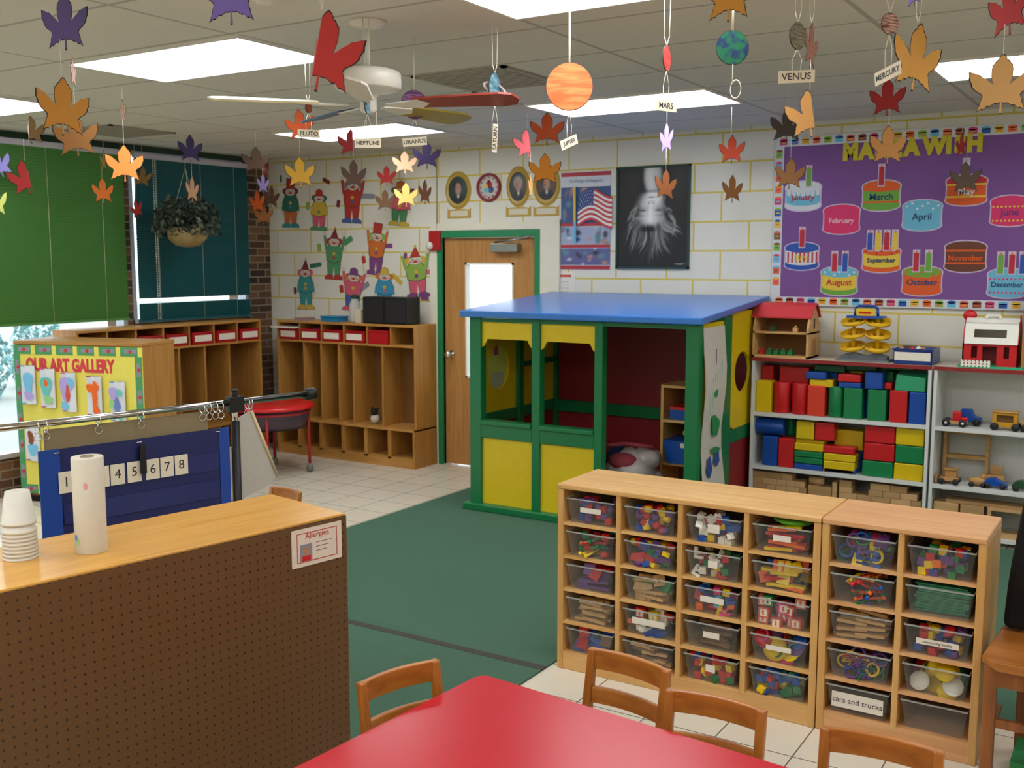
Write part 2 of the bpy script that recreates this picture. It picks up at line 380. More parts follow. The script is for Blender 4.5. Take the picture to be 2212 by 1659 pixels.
b = MB(); b.rprof([(.032, 0), (.032, .006), (.012, .01), (.012, .04), (.028, .05), (.03, .07), (.02, .08)], CHROME, 20, Matrix.Translation((.07, .02, .98)) @ Matrix.Rotation(math.pi/2, 4, 'X')); b.build('door_handle', r)
b = MB(); b.box(.52, -.05, 1.86, .78, .02, 1.93, STEEL); b.tube([(.56, -.04, 1.94), (.8, -.1, 1.96), (.9, -.03, 1.99)], .01, STEEL); b.build('door_closer', r, .004)
# ceiling fixtures
LP = mat('lamp_panel', 'f7faff', emis=TROFFER); TF = mat('troffer_frame', 'e2e0d8', 0.5)
def troffer(x0, y0, label, x1=None, y1=None):
    x1 = x1 or x0+1.16; y1 = y1 or y0+.58
    r = thing('ceiling_light', label, 'ceiling light', ((x0+x1)/2, (y0+y1)/2, ZC), group='fluorescent panels set in the ceiling')
    hx = (x1-x0)/2; hy = (y1-y0)/2
    b = MB(); f = .014
    b.box(-hx-f, -hy-f, -.012, hx+f, -hy, 0, TF); b.box(-hx-f, hy, -.012, hx+f, hy+f, 0, TF); b.box(-hx-f, -hy, -.012, -hx, hy, 0, TF); b.box(hx, -hy, -.012, hx+f, hy, 0, TF); b.build('frame', r)
    MB().box(-hx, -hy, -.008, hx, hy, -.002, LP).build('diffuser', r)
troffer(-4.60, 3.27, 'glowing ceiling panel at upper left, left of the ceiling fan')
troffer(-3.43, 5.63, 'glowing ceiling panel right of the orange paper planet')
troffer(-2.24, 3.02, 'glowing ceiling panel cut by the top edge of the photo')
troffer(-5.80, 5.86, 'glowing ceiling panel behind the ceiling fan')
troffer(-1.06, 5.47, 'glowing ceiling panel at the right edge behind the tan leaf')
p = at(147, 228, Z=ZC); troffer(p.x-1.16, p.y-.58, 'glowing ceiling panel at the far left edge')
for x0, y0 in [(-4.6, .4), (-2.24, .4), (0.2, 2.9), (0.2, 0.4), (0.9, 5.47), (-7.0, 1.2), (-2.24, -1.3), (-4.6, -1.3)]:  # unseen panels, added to spread light evenly through the room
    troffer(x0, y0, 'added glowing ceiling panel beyond the frame, there to light the room evenly')
VM = mat('vent_metal', 'a09a8a', 0.6)
for x0, y0, lb in [(-3.42, 4.45, 'grey square ceiling vent right of the fan'), (-7.0, 4.87, 'grey square ceiling vent above the green blind')]:
    r = thing('ceiling_vent', lb, 'ceiling vent', (x0+.29, y0+.29, ZC), group='square air vents in the ceiling')
    b = MB(); f = .03
    b.box(-.29, -.29, -.01, .29, -.29+f, 0, VM); b.box(-.29, .29-f, -.01, .29, .29, 0, VM); b.box(-.29, -.29, -.01, -.29+f, .29, 0, VM); b.box(.29-f, -.29, -.01, .29, .29, 0, VM); b.build('frame', r)
    b = MB()
    for k in range(13): b.box(-.26, -.255+k*.04, -.012, .26, -.235+k*.04, -.002, VM)
    b.build('louvre', r)
# ceiling fan
c = at(793, 46, Z=ZC)
r = thing('ceiling_fan', 'white ceiling fan with blades in different colours', 'ceiling fan', (c.x, c.y, ZC))
FWH = mat('fan_white', 'dcd8cc', 0.35)
MB().rprof([(.075, 0), (.075, -.008), (.06, -.022), (.02, -.03)], FWH, 24).build('canopy', r)
MB().cyl((0, 0, -.02), (0, 0, -.2), .009, FWH).build('down_rod', r)
MB().rprof([(.02, -.185), (.10, -.19), (.128, -.20), (.134, -.21), (.134, -.262), (.125, -.27), (.05, -.285), (.034, -.30), (.034, -.35), (.02, -.362), (.004, -.364)], FWH, 32).build('motor_housing', r)
cols = [('red', mat('fan_red', '8a3024', .4)), ('yellow', mat('fan_yellow', '9a8420', .4)), ('blue', mat('fan_blue', '3a5470', .4)), ('cream', mat('fan_cream', 'd8cfa0', .4)), ('white', FWH)]
tips = [at(1055, 218, Z=2.42), at(1003, 262, Z=2.42), at(665, 265, Z=2.42), at(467, 215, Z=2.42), None]
for (nm, m_), tp in zip(cols, tips):
    an = math.atan2(tp.y-c.y, tp.x-c.x) if tp else math.radians(-57)
    M_ = Matrix.Rotation(an, 4, 'Z') @ Matrix.Translation((0, 0, -.325)) @ Matrix.Rotation(math.radians(-13), 4, 'X')
    pts = [(.2, -.045), (.56, -.065), (.61, -.05), (.63, 0), (.61, .05), (.56, .065), (.2, .045)]
    tag(MB().prism(pts, -.004, .004, m_, M_).build('blade', r), '%s blade' % nm)
    b = MB(); b.prism([(.08, -.012), (.22, -.04), (.26, 0), (.22, .04), (.08, .012)], -.009, -.004, FWH, M_); b.build('blade_bracket', r)
b = MB(); b.cyl((.04, 0, -.36), (.04, 0, -.5), .0015, STR, 5); b.cyl((-.03, .02, -.36), (-.03, .02, -.46), .0015, STR, 5); b.build('pull_chain', r)
tag(MB().rprof([(.04, 0), (.045, -.015), (.03, -.03), (.004, -.035)], FWH, 16).build('smoke_detector', loc=at(570, -10, Z=ZC)), 'small round ceiling detector at top left of the red leaf', 'smoke detector')
# carpet
b = MB(); b.box(-4.58, 3.835, 0.0005, -2.23, YB-.03, .008, carpet_m); b.box(-4.58, 2.6, .0005, -2.23, 3.79, .008, carpet_m); b.box(-2.23, 4.28, .0005, .9, 6.99, .008, carpet_m)
tag(b.build('carpet'), 'dark green carpet with a seam between the playhouse and red table', 'carpet')
MB_ = MB().box(-4.58, 3.79, .0005, -2.23, 3.835, .0095, mat('carpet_binding', '3c3a34', .8)); o = MB_.build('carpet_seam_strip'); tag(o, 'dark strip across the green carpet near the pegboard divider', 'carpet strip')
# ================================================================ lockers
def locker(name, label, L, loc, rotz, ncol, lowdiv, z_bench=.34, H=1.24, D=.33, base=.07):
    """front at local y=0 facing -y, depth to +y, length along +x"""
    r = thing(name, label, 'locker unit', loc, rotz)
    t = .022
    b = MB(); b.box(0, .03, z_bench, t, D, H, OAK); b.box(L-t, .03, z_bench, L, D, H, OAK); b.box(0, 0, 0, t, D, z_bench, OAK); b.box(L-t, 0, 0, L, D, z_bench, OAK)
    b.each('side_panel', r, .004)
    MB().box(t, .03, H-t, L-t, D, H, OAKH).build('top_panel', r, .003)
    MB().box(t, .03, 1.045, L-t, D-.01, 1.045+.018, OAKH).build('shelf', r)
    MB().box(0, -.01, z_bench-.02, L, D-.02, z_bench, OAKH).build('bench_board', r, .004)
    MB().box(t, .0, 0, L-t, .02, base, OAKH).build('plinth', r)
    MB().box(t, D-.012, 0.01, L-t, D, H-t, mat('locker_back', '7d5526', .6)).build('back_panel', r)
    w_ = (L-t)/ncol
    for k in range(1, ncol):
        MB().box(k*w_+t/2-.008, .04, 1.063, k*w_+t/2+.008, D-.012, H-t, OAK).build('divider', r)
        MB().box(k*w_+t/2-.02, .005, base, k*w_+t/2+.02, D-.012, z_bench-.02, OAK).build('divider', r)
    for f in lowdiv: MB().box(f*L-.009, .04, z_bench, f*L+.009, D-.012, 1.045, OAK).build('divider', r)
    MB().box(t, .005, base, L-t, D-.02, base+.015, OAKH).build('shelf', r)
    return r, w_
LBX0, LBX1, LY = -7.02, -5.40, 7.02
lk, lw_ = locker('locker_unit', 'light wood coat locker unit against the white block wall under the clowns', LBX1-LBX0, (LBX0, LY, 0), 0, 6, (.2, .33, .46, .565, .77))
LX = -7.08
lk2, lw2 = locker('locker_unit', 'light wood coat locker unit along the window wall under the blinds', 1.94, (LX, 5.0, 0), math.pi/2, 7, (.37, .51, .655, .8), z_bench=.34, H=1.25)
binred = mat('red_bin', 'b3181c', .35); labm = mat('name_label', 'e9e0cf', .7)
def redbin(loc, rotz, wd, label, lab=True, full=False):
    r = thing('red_bin', label, 'storage bin', loc, rotz, group='red name bins in the lockers')
    h = .105 if not full else .12; t = .004; b = MB(); d = .26
    b.box(0, 0, 0, wd, t, h, binred); b.box(0, d-t, 0, wd, d, h, binred); b.box(0, 0, 0, t, d, h, binred); b.box(wd-t, 0, 0, wd, d, h, binred); b.box(0, 0, 0, wd, d, t, binred)
    b.box(-.004, -.006, h-.012, wd+.004, .004, h, binred)
    b.build('bin_body', r, .002)
    if lab: MB().box(.02, -.009, .025, wd-.02, -.006, .08, labm).build('name_label', r)
    return r
pos = ['leftmost', 'second', 'third', 'fourth']
for k in range(5):
    redbin((LBX0+.022+k*lw_+.014, LY+.03, 1.064), 0, lw_-.05, ['red bin with name label, leftmost in the locker unit on the white wall', 'red bin with a magenta bundle in it, second from left in the white-wall lockers', 'red name-labelled bin, third from left in the white-wall lockers', 'red name-labelled bin, fourth from left in the white-wall lockers', 'plain bright red bin without a label in the white-wall lockers'][k], lab=k < 4, full=k == 4)
for k in range(2, 7):
    redbin((LX-.03, 5.0+.022+k*lw2+.014, 1.064), math.pi/2, lw2-.05, 'red name-labelled bin in the window-wall lockers, number %s from the brick corner' % ['five', 'four', 'three', 'two', 'one'][k-2])
tag(MB().ball((0, 0, .04), .05, mat('magenta_cloth', '8a1668', .8), 10, (1.3, 1, .8)).build('cloth_bundle', loc=(LBX0+.022+1.5*lw_, LY+.13, 1.10)), 'magenta cloth bundle inside a red locker bin', 'cloth')
tag(MB().box(-.15, 0, 0, .13, .22, .012, WPL).build('paper_stack', loc=(LBX0+.13, LY-.03, 1.172)), 'white papers sticking out over the leftmost red locker bin', 'papers')
# things on top of the lockers
TZ = 1.24
r = thing('cd_player', 'black portable speaker box on top of the lockers by the door', 'speaker', (-5.98, 7.05, TZ))
b = MB(); b.box(0, 0, 0, .50, .18, .235, BLK); b.build('case', r, .01)
sg = mat('speaker_cloth', '1b1a19', .9, noise=.4, scale=200)
MB().box(.02, -.004, .02, .235, 0, .215, sg).build('speaker_grille', r); MB().box(.265, -.004, .02, .48, 0, .215, sg).build('speaker_grille', r)
r = thing('blue_tray', 'flat blue plastic box on top of the lockers under the clowns', 'box', (-6.50, 7.08, TZ)); bb = mat('cyan_plastic', '1479a6', .4)
MB().box(0, 0, 0, .21, .14, .035, bb).build('box_base', r, .004); MB().box(-.005, -.005, .036, .215, .145, .05, bb).build('lid', r, .004)
r = thing('small_book', 'small flat multicoloured book lying on top of the lockers at left', 'book', (-6.82, 7.08, TZ)); MB().box(0, 0, 0, .12, .14, .02, mat('book_grey', '8a7f88', .6)).build('pages', r); MB().box(-.003, -.003, .02, .123, .143, .025, mat('book_pinkish', 'b07a58', .6)).build('cover', r)
r = thing('snow_jar', 'clear lidded jar with a dark green top standing on the lockers', 'jar', (-6.16, 7.16, TZ)); MB().rprof([(.045, 0), (.05, .01), (.05, .16), (.03, .2), (.03, .21)], clearmat('jar_glass', 'dcdccc', .5), 20).build('jar_body', r); MB().rprof([(.034, .21), (.034, .235), (.01, .25)], mat('dark_green', '123a2a', .5), 16).build('lid', r)
r = thing('tissue_box', 'small cream carton next to the black speaker box on the lockers', 'carton', (-6.06, 7.08, TZ)); MB().box(-.035, 0, 0, .035, .08, .12, mat('cream_carton', 'cfc3a8', .7)).build('carton', r, .003)
r = thing('stuffed_toy', 'small black and white stuffed toy sitting in a locker on the bench', 'toy', (-5.93, 7.14, .34)); wf = mat('plush_white', 'c9c0ac', .95); kf = mat('plush_black', '171614', .95)
MB().ball((0, 0, .045), .045, wf, 12).build('body', r); MB().ball((0, -.01, .11), .035, kf, 12).build('head', r); b = MB(); b.ball((-.03, 0, .14), .012, kf, 8); b.ball((.03, 0, .14), .012, kf, 8); b.each('ear', r)
# ================================================================ red water table
r = thing('sand_table', 'red-topped round sand table on red legs in front of the lockers', 'table', (at(583, 872, Z=.59).x, at(583, 872, Z=.59).y, 0)); mred = mat('red_paint', 'b0141a', .3)
MB().rprof([(.012, .60), (.24, .605), (.34, .60), (.37, .585), (.375, .565), (.36, .56), (.02, .57)], RED, 36).build('lid', r)
MB().rprof([(.30, .40), (.345, .56), (.335, .56), (.29, .41), (.01, .405), (.01, .395), (.30, .395)], clearmat('smoke_tub', '5a4a58', .55), 36).build('tub', r)
for k in range(4):
    a = math.radians(40+90*k); x, y = .32*math.cos(a), .32*math.sin(a)
    b = MB(); b.tube([(x*.98, y*.98, .56), (x, y, .07)], .013, mred, 10); g = b.build('leg', r)
    MB().rprof([(.004, 0), (.03, .01), (.03, .05), (.012, .075)], mat('caster_grey', '77786f', .4), 12, Matrix.Translation((x, y, 0))).build('caster', g)
b = MB(); b.torus((0, 0, .53), .335, .01, mred); b.build('frame_ring', r)
# ================================================================ art gallery cabinet
GR = at(305, 742, Z=1.205); GL = Vector((-7.17, 4.52, 1.205)); gd_ = (GR-GL); gl = math.hypot(gd_.x, gd_.y); ga = math.atan2(gd_.y, gd_.x)
r = thing('storage_cabinet', 'light wood cabinet whose back carries the yellow art gallery paper', 'cabinet', (GL.x, GL.y, 0), ga)
GD = .42
b = MB(); b.box(0, .012, .0, .02, GD, 1.18, OAK); b.box(gl-.02, .012, 0, gl, GD, 1.18, OAK); b.each('side_panel', r)
MB().box(-.005, .0, 1.18, gl+.005, GD+.005, 1.205, OAKH).build('top_panel', r, .004); MB().box(.02, .012, .05, gl-.02, .03, 1.18, mat('locker_back', '7d5526', .6)).build('back_panel', r)
MB().box(0, .03, 0, gl, .05, .06, DARK).build('plinth', r)
yp = mat('yellow_paper', 'ecdf62', .85); r2 = thing('art_display', 'yellow paper display headed OUR ART GALLERY with a green patterned border', 'display board', (GL.x, GL.y, 0), ga)
MB().box(0, -.002, .07, gl, .01, 1.175, yp).build('backing_paper', r2)
b = MB(); gb = mat('border_green', '4f9a62', .8); gc = mat('border_grey', '8f8f98', .8); rc = mat('border_red', 'c93540', .8)
def strip(x0, z0, x1, z1, along):
    b.box(x0, -.005, z0, x1, -.002, z1, gb); L = (x1-x0) if along else (z1-z0); n = int(L/.17)
    for k in range(n):
        s = (k+.5)*L/n
        if along: b.box(x0+s-.05, -.006, z0+.02, x0+s+.05, -.005, z1-.015, gc); b.box(x0+s-.012, -.007, z0+.02, x0+s+.012, -.006, z0+.045, rc); b.box(x0+s+.06, -.006, z0-.004, x0+s+.095, -.005, z1, yp)
        else: b.box(x0+.012, -.006, z0+s-.05, x1-.01, -.005, z0+s+.05, gc); b.box(x0+.02, -.007, z0+s-.012, x0+.045, -.006, z0+s+.012, rc)
strip(0, 1.11, gl, 1.175, True); strip(0, .07, gl, .135, True); strip(gl-.055, .135, gl, 1.11, False); strip(0, .135, .05, 1.11, False)
b.build('border', r2)
text('OUR ART GALLERY', .128, mat('pink_red_letter', 'd83a4a', .6), 'lettering', r2, (gl*.44, -.004, 1.03), WALLROT, .0015, .006, .66)
def painting(u, v, wd, ht, cols_, label, mt, blobs):
    p = thing('child_painting', label, 'painting', Vector((GL.x, GL.y, 0))+Matrix.Rotation(ga, 3, 'Z') @ Vector((u, -.012, v)), ga, group='child paintings on the yellow gallery paper')
    N = 6
    vs_ = []; 
    def yo(i): return -.004-.02*math.sin(i/N*math.pi*.8)**2*(1 if i > 2 else .4)
    b = MB()
    for i in range(N):
        x0 = -wd/2+wd*i/N; x1 = x0+wd/N
        b.add([(x0, yo(i), -ht/2), (x1, yo(i+1), -ht/2), (x1, yo(i+1), ht/2), (x0, yo(i), ht/2), (x0, yo(i)+.001, -ht/2), (x1, yo(i+1)+.001, -ht/2), (x1, yo(i+1)+.001, ht/2), (x0, yo(i)+.001, ht/2)], [(0, 1, 2, 3), (7, 6, 5, 4), (0, 4, 5, 1), (2, 6, 7, 3), (0, 3, 7, 4), (1, 5, 6, 2)], mt)
    b.build('paper', p)
    n_ = MB()
    fl = Matrix.Translation((0, -.027, 0)) @ Matrix.Rotation(math.pi/2, 4, 'X')
    for i, (c_, x, z, rx, rz) in enumerate(blobs): n_.prism([(x*wd+rx*wd*math.cos(t)*(1+.25*math.sin(3*t+i)), z*ht+rz*ht*math.sin(t)*(1+.2*math.cos(2*t+i))) for t in [j*2*math.pi/18 for j in range(18)]], .0002+i*.0004, .0005+i*.0004, c_, fl)
    n_.build('paint', p)
    f = MB(); fc = mat(cols_, cols_, .8); f.box(-wd/2, -.008, ht/2-.008, wd/2, -.004, ht/2, fc); f.box(-wd/2, -.008, -ht/2, wd/2, -.004, -ht/2+.008, fc); f.build('mount', p)
pw = mat('painting_paper', 'dfe3ea', .85); lbp = mat('wash_blue', '7cc4ea', .85); lil = mat('wash_lilac', 'b6a4e0', .85); aqua = mat('wash_aqua', '6ac6c0', .85); orp = mat('paint_orange', 'f06a20', .8); rdp = mat('paint_red', 'd8503a', .8); grp = mat('wash_green', '9ccf8a', .85); drk = mat('wash_indigo', '6d84c8', .85)
kx = [.115, .27, .435, .635, .815]
lbs = ['child painting washed in pale blue, leftmost of the top row', 'child painting with a small orange dot on aqua, second of the top row', 'lilac child painting with a red oblong, third of the top row', 'child painting with bold orange strokes, fourth of the top row', 'child painting with indigo and green blots, rightmost of the top row']
bl = [[(lbp, .1, .05, .3, .34), (lil, .1, -.28, .3, .12)], [(aqua, 0, .05, .36, .3), (grp, .1, -.3, .3, .12), (orp, 0, .14, .14, .09)], [(lil, -.1, .1, .36, .36), (lbp, .25, .25, .2, .15), (lbp, -.2, -.35, .25, .1), (rdp, .05, -.02, .14, .2)], [(orp, -.2, .2, .2, .14), (orp, .1, -.05, .17, .38), (orp, .2, .25, .2, .12), (orp, .2, -.35, .22, .1)], [(lil, -.2, .2, .25, .2), (aqua, .2, .22, .18, .1), (grp, -.3, -.05, .18, .12), (drk, .05, -.08, .2, .17), (aqua, .25, -.36, .2, .1)]]
for k in range(5):
    zz = [.80, .78, .755, .735, .70][k]
    painting(kx[k]*gl, zz+.085, .125, .285, ['5aa8dc', 'c85a8a', 'c06aa8', 'b0485a', '6a90c8'][k], lbs[k], pw, bl[k])
painting(.125*gl, .46, .125, .28, '9a4a98', 'child painting with a brown blob, in the lower row at left', pw, [(lbp, .1, -.2, .3, .2), (mat('paint_brown', '8a4a30', .8), 0, .12, .2, .2)])
painting(.30*gl, .42, .125, .28, '9a4a98', 'child painting with a teal oval in the lower row, partly behind the rail', pw, [(aqua, 0, 0, .34, .4)])
# ================================================================ garment rack and pocket chart
RP0 = at(0, 930, Z=1.2); RP1 = at(665, 855, Z=1.2); rd = (RP1-RP0).normalized(); ra = math.atan2(rd.y, rd.x)
def onrack(px, z=None, py=None):
    """point in the vertical plane of the rail"""
    d = ray(px, py if py is not None else 900); nrm = Vector((-rd.y, rd.x, 0)); t = (RP0-Vector((0, 0, HC))).dot(nrm)/d.dot(nrm); return Vector((0, 0, HC))+d*t
RO = onrack(507, py=872); r = thing('chart_stand', 'chrome rail stand with black posts holding the blue pocket chart', 'stand', (RO.x, RO.y, .008), ra)
Lr = (RP1-RO).length*1.0; Ll = 1.7
b = MB(); b.cyl((-Ll, 0, 1.2), (Lr, 0, 1.2), .0135, CHROME, 16); b.build('rail', r)
MB().cyl((Lr-.01, 0, 1.2), (Lr+.035, 0, 1.2), .026, BLK, 16).build('end_knob', r)
for x in (0, -1.62):
    MB().cyl((x, 0, .06), (x, 0, 1.12), .018, BLK, 14).build('post', r)
    b = MB(); b.cyl((x, 0, 1.12), (x, 0, 1.16), .013, CHROME, 12); b.box(x-.035, -.02, 1.16, x+.035, .02, 1.225, BLK); b.cyl((x, 0, 1.22), (x, 0, 1.245), .012, BLK, 12); b.cyl((x, 0, 1.245), (x, 0, 1.255), .018, BLK, 12); b.build('clamp', r, .003)
    b = MB(); b.box(x-.02, -.28, .04, x+.02, .28, .075, BLK); b.build('foot', r, .005)
    for s in (-.25, .25): MB().rprof([(.005, 0), (.022, .005), (.022, .035), (.01, .042)], BLK, 12, Matrix.Translation((x, s, 0))).build('caster', r)
inv = Matrix.Rotation(-ra, 3, 'Z')
def rl(px, py): return inv @ (onrack(px, py=py)-Vector((RO.x, RO.y, 0)))
cl = rl(82, 985); cr = rl(492, 915)
chb = mat('chart_blue', '16205a', .5, noise=.2, scale=12); chb2 = mat('chart_bright_blue', '12449c', .5)
zt = (cl.z+cr.z)/2
r = thing('pocket_chart', 'navy blue pocket chart with number cards hanging from the chrome rail', 'pocket chart', (RO.x, RO.y, 0), ra)
x0, x1, zb = cl.x, cr.x, .30
MB().box(x0, -.004, zb, x1, .002, zt, chb).build('chart_cloth', r)
b = MB(); b.box(x0-.001, -.007, zb, x0+.075, -.004, zt+.002, chb2); b.box(x1-.045, -.007, zb, x1+.001, -.004, zt+.002, chb2); b.each('side_hem', r)
pk = mat('pocket_film', '1f2b66', .3)
for k in range(6):
    z = zt-.17-k*.115; b = MB(); b.box(x0+.08, -.008, z, x1-.05, -.0065, z+.075, pk); b.build('pocket', r)
b = MB()
for px_ in (120, 300, 470):
    q = rl(px_, 950); b.torus((q.x, 0, zt-.012), .012, .0025, CHROME, None, 14, 6)
b.each('grommet', r)
bs = rl(100, 985).x, rl(452, 900).x
tag(MB().box(0, .012, 0, bs[1]-bs[0], .016, zt+.075-.5, mat('beige_chart', '8c7c5c', .6)).build('paper_sheet', loc=Vector((RO.x, RO.y, .5))+Matrix.Rotation(ra, 3, 'Z') @ Vector((bs[0], 0, 0)), rot=(0, 0, ra)), 'dull beige sheet hanging from the rail behind the blue pocket chart', 'chart sheet')
def hook(px, lab, dz=.10):
    q = rl(px, 900); o = MB()
    o.torus((0, 0, 0), .021, .0022, CHROME, Matrix.Translation((0, 0, -.004)) @ Matrix.Rotation(math.pi/2, 4, 'Y'), 18, 6); o.torus((0, 0, 0), .014, .0018, CHROME, Matrix.Translation((0, 0, -.04)) @ Matrix.Rotation(math.pi/2, 4, 'X'), 14, 6)
    ob = o.build('chart_ring', loc=Vector((RO.x, RO.y, 1.2))+Matrix.Rotation(ra, 3, 'Z') @ Vector((q.x, 0, 0)), rot=(0, 0, ra)); tag(ob, lab, 'ring', 'metal rings on the chart rail')
for px_, lb in [(78, 'metal ring on the rail at the left end of the pocket chart'), (97, 'metal ring beside the leftmost ring on the rail'), (212, 'metal ring on the rail above number card four'), (305, 'metal ring on the rail above the middle of the chart'), (438, 'metal ring, first of the close bunch of rings left of the black clamp'), (452, 'metal ring, second of the close bunch left of the black clamp'), (466, 'metal ring, third of the close bunch left of the black clamp'), (478, 'metal ring, nearest the black clamp on its left'), (535, 'metal ring on the rail right of the black clamp, left one'), (541, 'metal ring on the rail right of the black clamp, right one')]: hook(px_, lb)
cxs = [138, 180, 215, 249, 285, 325, 356, 387]; cys = [988, 983, 975, 969, 964, 961, 957, 950]
ink = mat('dark_ink', '3a3a3c', .7)
for k, (x, y) in enumerate(zip(cxs, cys)):
    q = rl(x, y); z = zt-.125
    c_ = thing('number_card', 'cream card with the number %d in the pocket chart' % (k+1), 'card', Vector((RO.x, RO.y, z))+Matrix.Rotation(ra, 3, 'Z') @ Vector((q.x, -.011, 0)), ra, group='number cards in the pocket chart')
    MB().box(-.028, -.001, -.04, .028, .001, .04, IVORY).build('card', c_); text(str(k+1), .052, ink, 'number', c_, (0, -.0015, 0), WALLROT, .0006)
q = rl(302, 950)
tag(MB().box(-.012, -.004, -.09, .012, .004, .02, BLK).build('black_clip', loc=Vector((RO.x, RO.y, zt-.045))+Matrix.Rotation(ra, 3, 'Z') @ Vector((q.x, -.02, 0)), rot=(0, 0, ra)), 'black clip hanging between number cards five and six', 'clip')
# white banner on the rail end
P = [rl(512, 905), rl(541, 888), rl(597, 1026), rl(583, 1045), rl(532, 1072), rl(515, 1085)]
b = MB(); b.prism([(p.x, p.z) for p in P], -.006, .006, mat('white_cloth', 'b9b4a8', .85), Matrix.Rotation(math.pi/2, 4, 'X'))
r = thing('cloth_banner', 'white cloth banner hanging folded at the right end of the rail', 'banner', (RO.x, RO.y, 0), ra); b.build('cloth', r)
b = MB(); b.tube([(p.x, -.008, p.z) for p in (P[1], P[2])], .007, mat('wood_dowel', 'd8c49a', .5)); b.build('dowel', r)
q = rl(495, 950); tag(MB().box(-.015, -.003, 0, .02, .003, .5, IVORY).build('paper_strip', loc=Vector((RO.x, RO.y, .52))+Matrix.Rotation(ra, 3, 'Z') @ Vector((q.x, .01, 0)), rot=(0, 0, ra)), 'narrow white paper strip beside the black post', 'paper strip')
q = rl(495, 1060); tag(MB().box(-.02, -.003, 0, .02, .003, .4, mat('mint_green', '2f9a6c', .6)).build('green_strip', loc=Vector((RO.x, RO.y, .15))+Matrix.Rotation(ra, 3, 'Z') @ Vector((q.x, .02, 0)), rot=(0, 0, ra)), 'narrow green strip beside the lower black post', 'paper strip')
# ================================================================ pegboard divider cabinet
PR = at(745, 1108, Z=1.0); PL = at(0, 1275, Z=1.0); pa = math.atan2(PR.y-PL.y, PR.x-PL.x); PLn = (PR-PL).length+.75
r = thing('divider_cabinet', 'wooden room divider with a brown pegboard back in the left foreground', 'cabinet', (PR.x, PR.y, 0), pa)
peg = gridmat('brown_pegboard', '62421c', '62421c', ('X', 'Z'), (.0254, .0254), (0, 0), .0001, .5)
n = peg.node_tree.nodes; l = peg.node_tree.links
tc = n.new('ShaderNodeTexCoord'); sp = n.new('ShaderNodeSeparateXYZ'); l.new(tc.outputs['Object'], sp.inputs[0])
fu = nmath(n, l, 'SUBTRACT', nmath(n, l, 'FRACT', nmath(n, l, 'DIVIDE', sp.outputs[0], .0265)), .5); fv = nmath(n, l, 'SUBTRACT', nmath(n, l, 'FRACT', nmath(n, l, 'DIVIDE', sp.outputs[2], .0265)), .5)
dd = nmath(n, l, 'ADD', nmath(n, l, 'MULTIPLY', fu, fu), nmath(n, l, 'MULTIPLY', fv, fv)); hole = nmath(n, l, 'LESS_THAN', dd, .018)
bs_ = n['Principled BSDF'].inputs['Base Color']; src = bs_.links[0].from_socket
mx = n.new('ShaderNodeMixRGB'); l.new(hole, mx.inputs[0]); l.new(src, mx.inputs[1]); mx.inputs[2].default_value = (*lin('2a1a0e'), 1); l.new(mx.outputs[0], bs_)
MB().box(-PLn, -.006, .0, 0, .0, .993, peg).build('pegboard_back', r)
HON = wood('honey_top', 'e4ac54', 'cf953c', .22, 0, .8)
MB().box(-PLn, 0, .97, 0, .40, 1.0, HON).build('top_panel', r, .003)
b = MB(); b.box(-.02, 0, 0, 0, .38, .97, OAK); b.box(-PLn, 0, 0, -PLn+.02, .38, .97, OAK); b.each('side_panel', r)
MB().box(-PLn+.02, .01, .5, -.02, .37, .52, OAKH).build('shelf', r); MB().box(-PLn+.02, .01, .04, -.02, .37, .06, OAKH).build('shelf', r)
R3 = Matrix.Rotation(-pa, 3, 'Z')
def onpeg(px, py):
    d = ray(px, py); nr = Vector((math.sin(pa), -math.cos(pa), 0)); t = (PR-Vector((0, 0, HC))).dot(nr)/d.dot(nr); p = Vector((0, 0, HC))+d*t; return R3 @ (p-Vector((PR.x, PR.y, 0)))
q0 = onpeg(627, 1188); q1 = onpeg(734, 1163); r = thing('allergy_sign', 'white laminated allergy notice on the top corner of the pegboard', 'sign', (PR.x, PR.y, 0), pa)
sw = q1.x-q0.x; sc_ = (q0.x+q1.x)/2; sh = .118; cz = (q0.z+q1.z)/2
MB().box(sc_-sw/2, -.009, cz-sh/2, sc_+sw/2, -.0065, cz+sh/2, mat('laminate', 'dfd3c2', .25)).build('card', r)
b = MB(); f = .008; e = .0095; br = mat('sign_red', 'b8402f', .5)
for (a, b2, c2, d2) in [(-sw/2+.018, -sh/2+.013, sw/2-.018, -sh/2+.0155), (-sw/2+.018, sh/2-.0155, sw/2-.018, sh/2-.013), (-sw/2+.018, -sh/2+.013, -sw/2+.0205, sh/2-.013), (sw/2-.0205, -sh/2+.013, sw/2-.018, sh/2-.013)]: b.box(sc_+a, -e, cz+b2, sc_+c2, -.009, cz+d2, br)
b.build('border', r); text('Allergies', .026, br, 'lettering', r, (sc_, -.0095, cz+.034), WALLROT, .0004)
b = MB(); b.box(sc_-sw/2+.03, -.0098, cz-.042, sc_-.02, -.009, cz+.01, mat('photo_grey', '8a8a90', .4)); b.prism(ell(sc_-.042, cz-.012, .010, .013), .0098, .0102, mat('face_tone', 'b08060', .5), Matrix.Rotation(math.pi/2, 4, 'X')); b.box(sc_-.058, -.0103, cz-.042, sc_-.026, -.0098, cz-.026, RED); b.build('photo', r)
b = MB()
for k in range(3): b.box(sc_-.005, -.0097, cz+.008-k*.013, sc_+.055-.01*k, -.009, cz+.0095-k*.013, ink)
b.each('text_line', r)
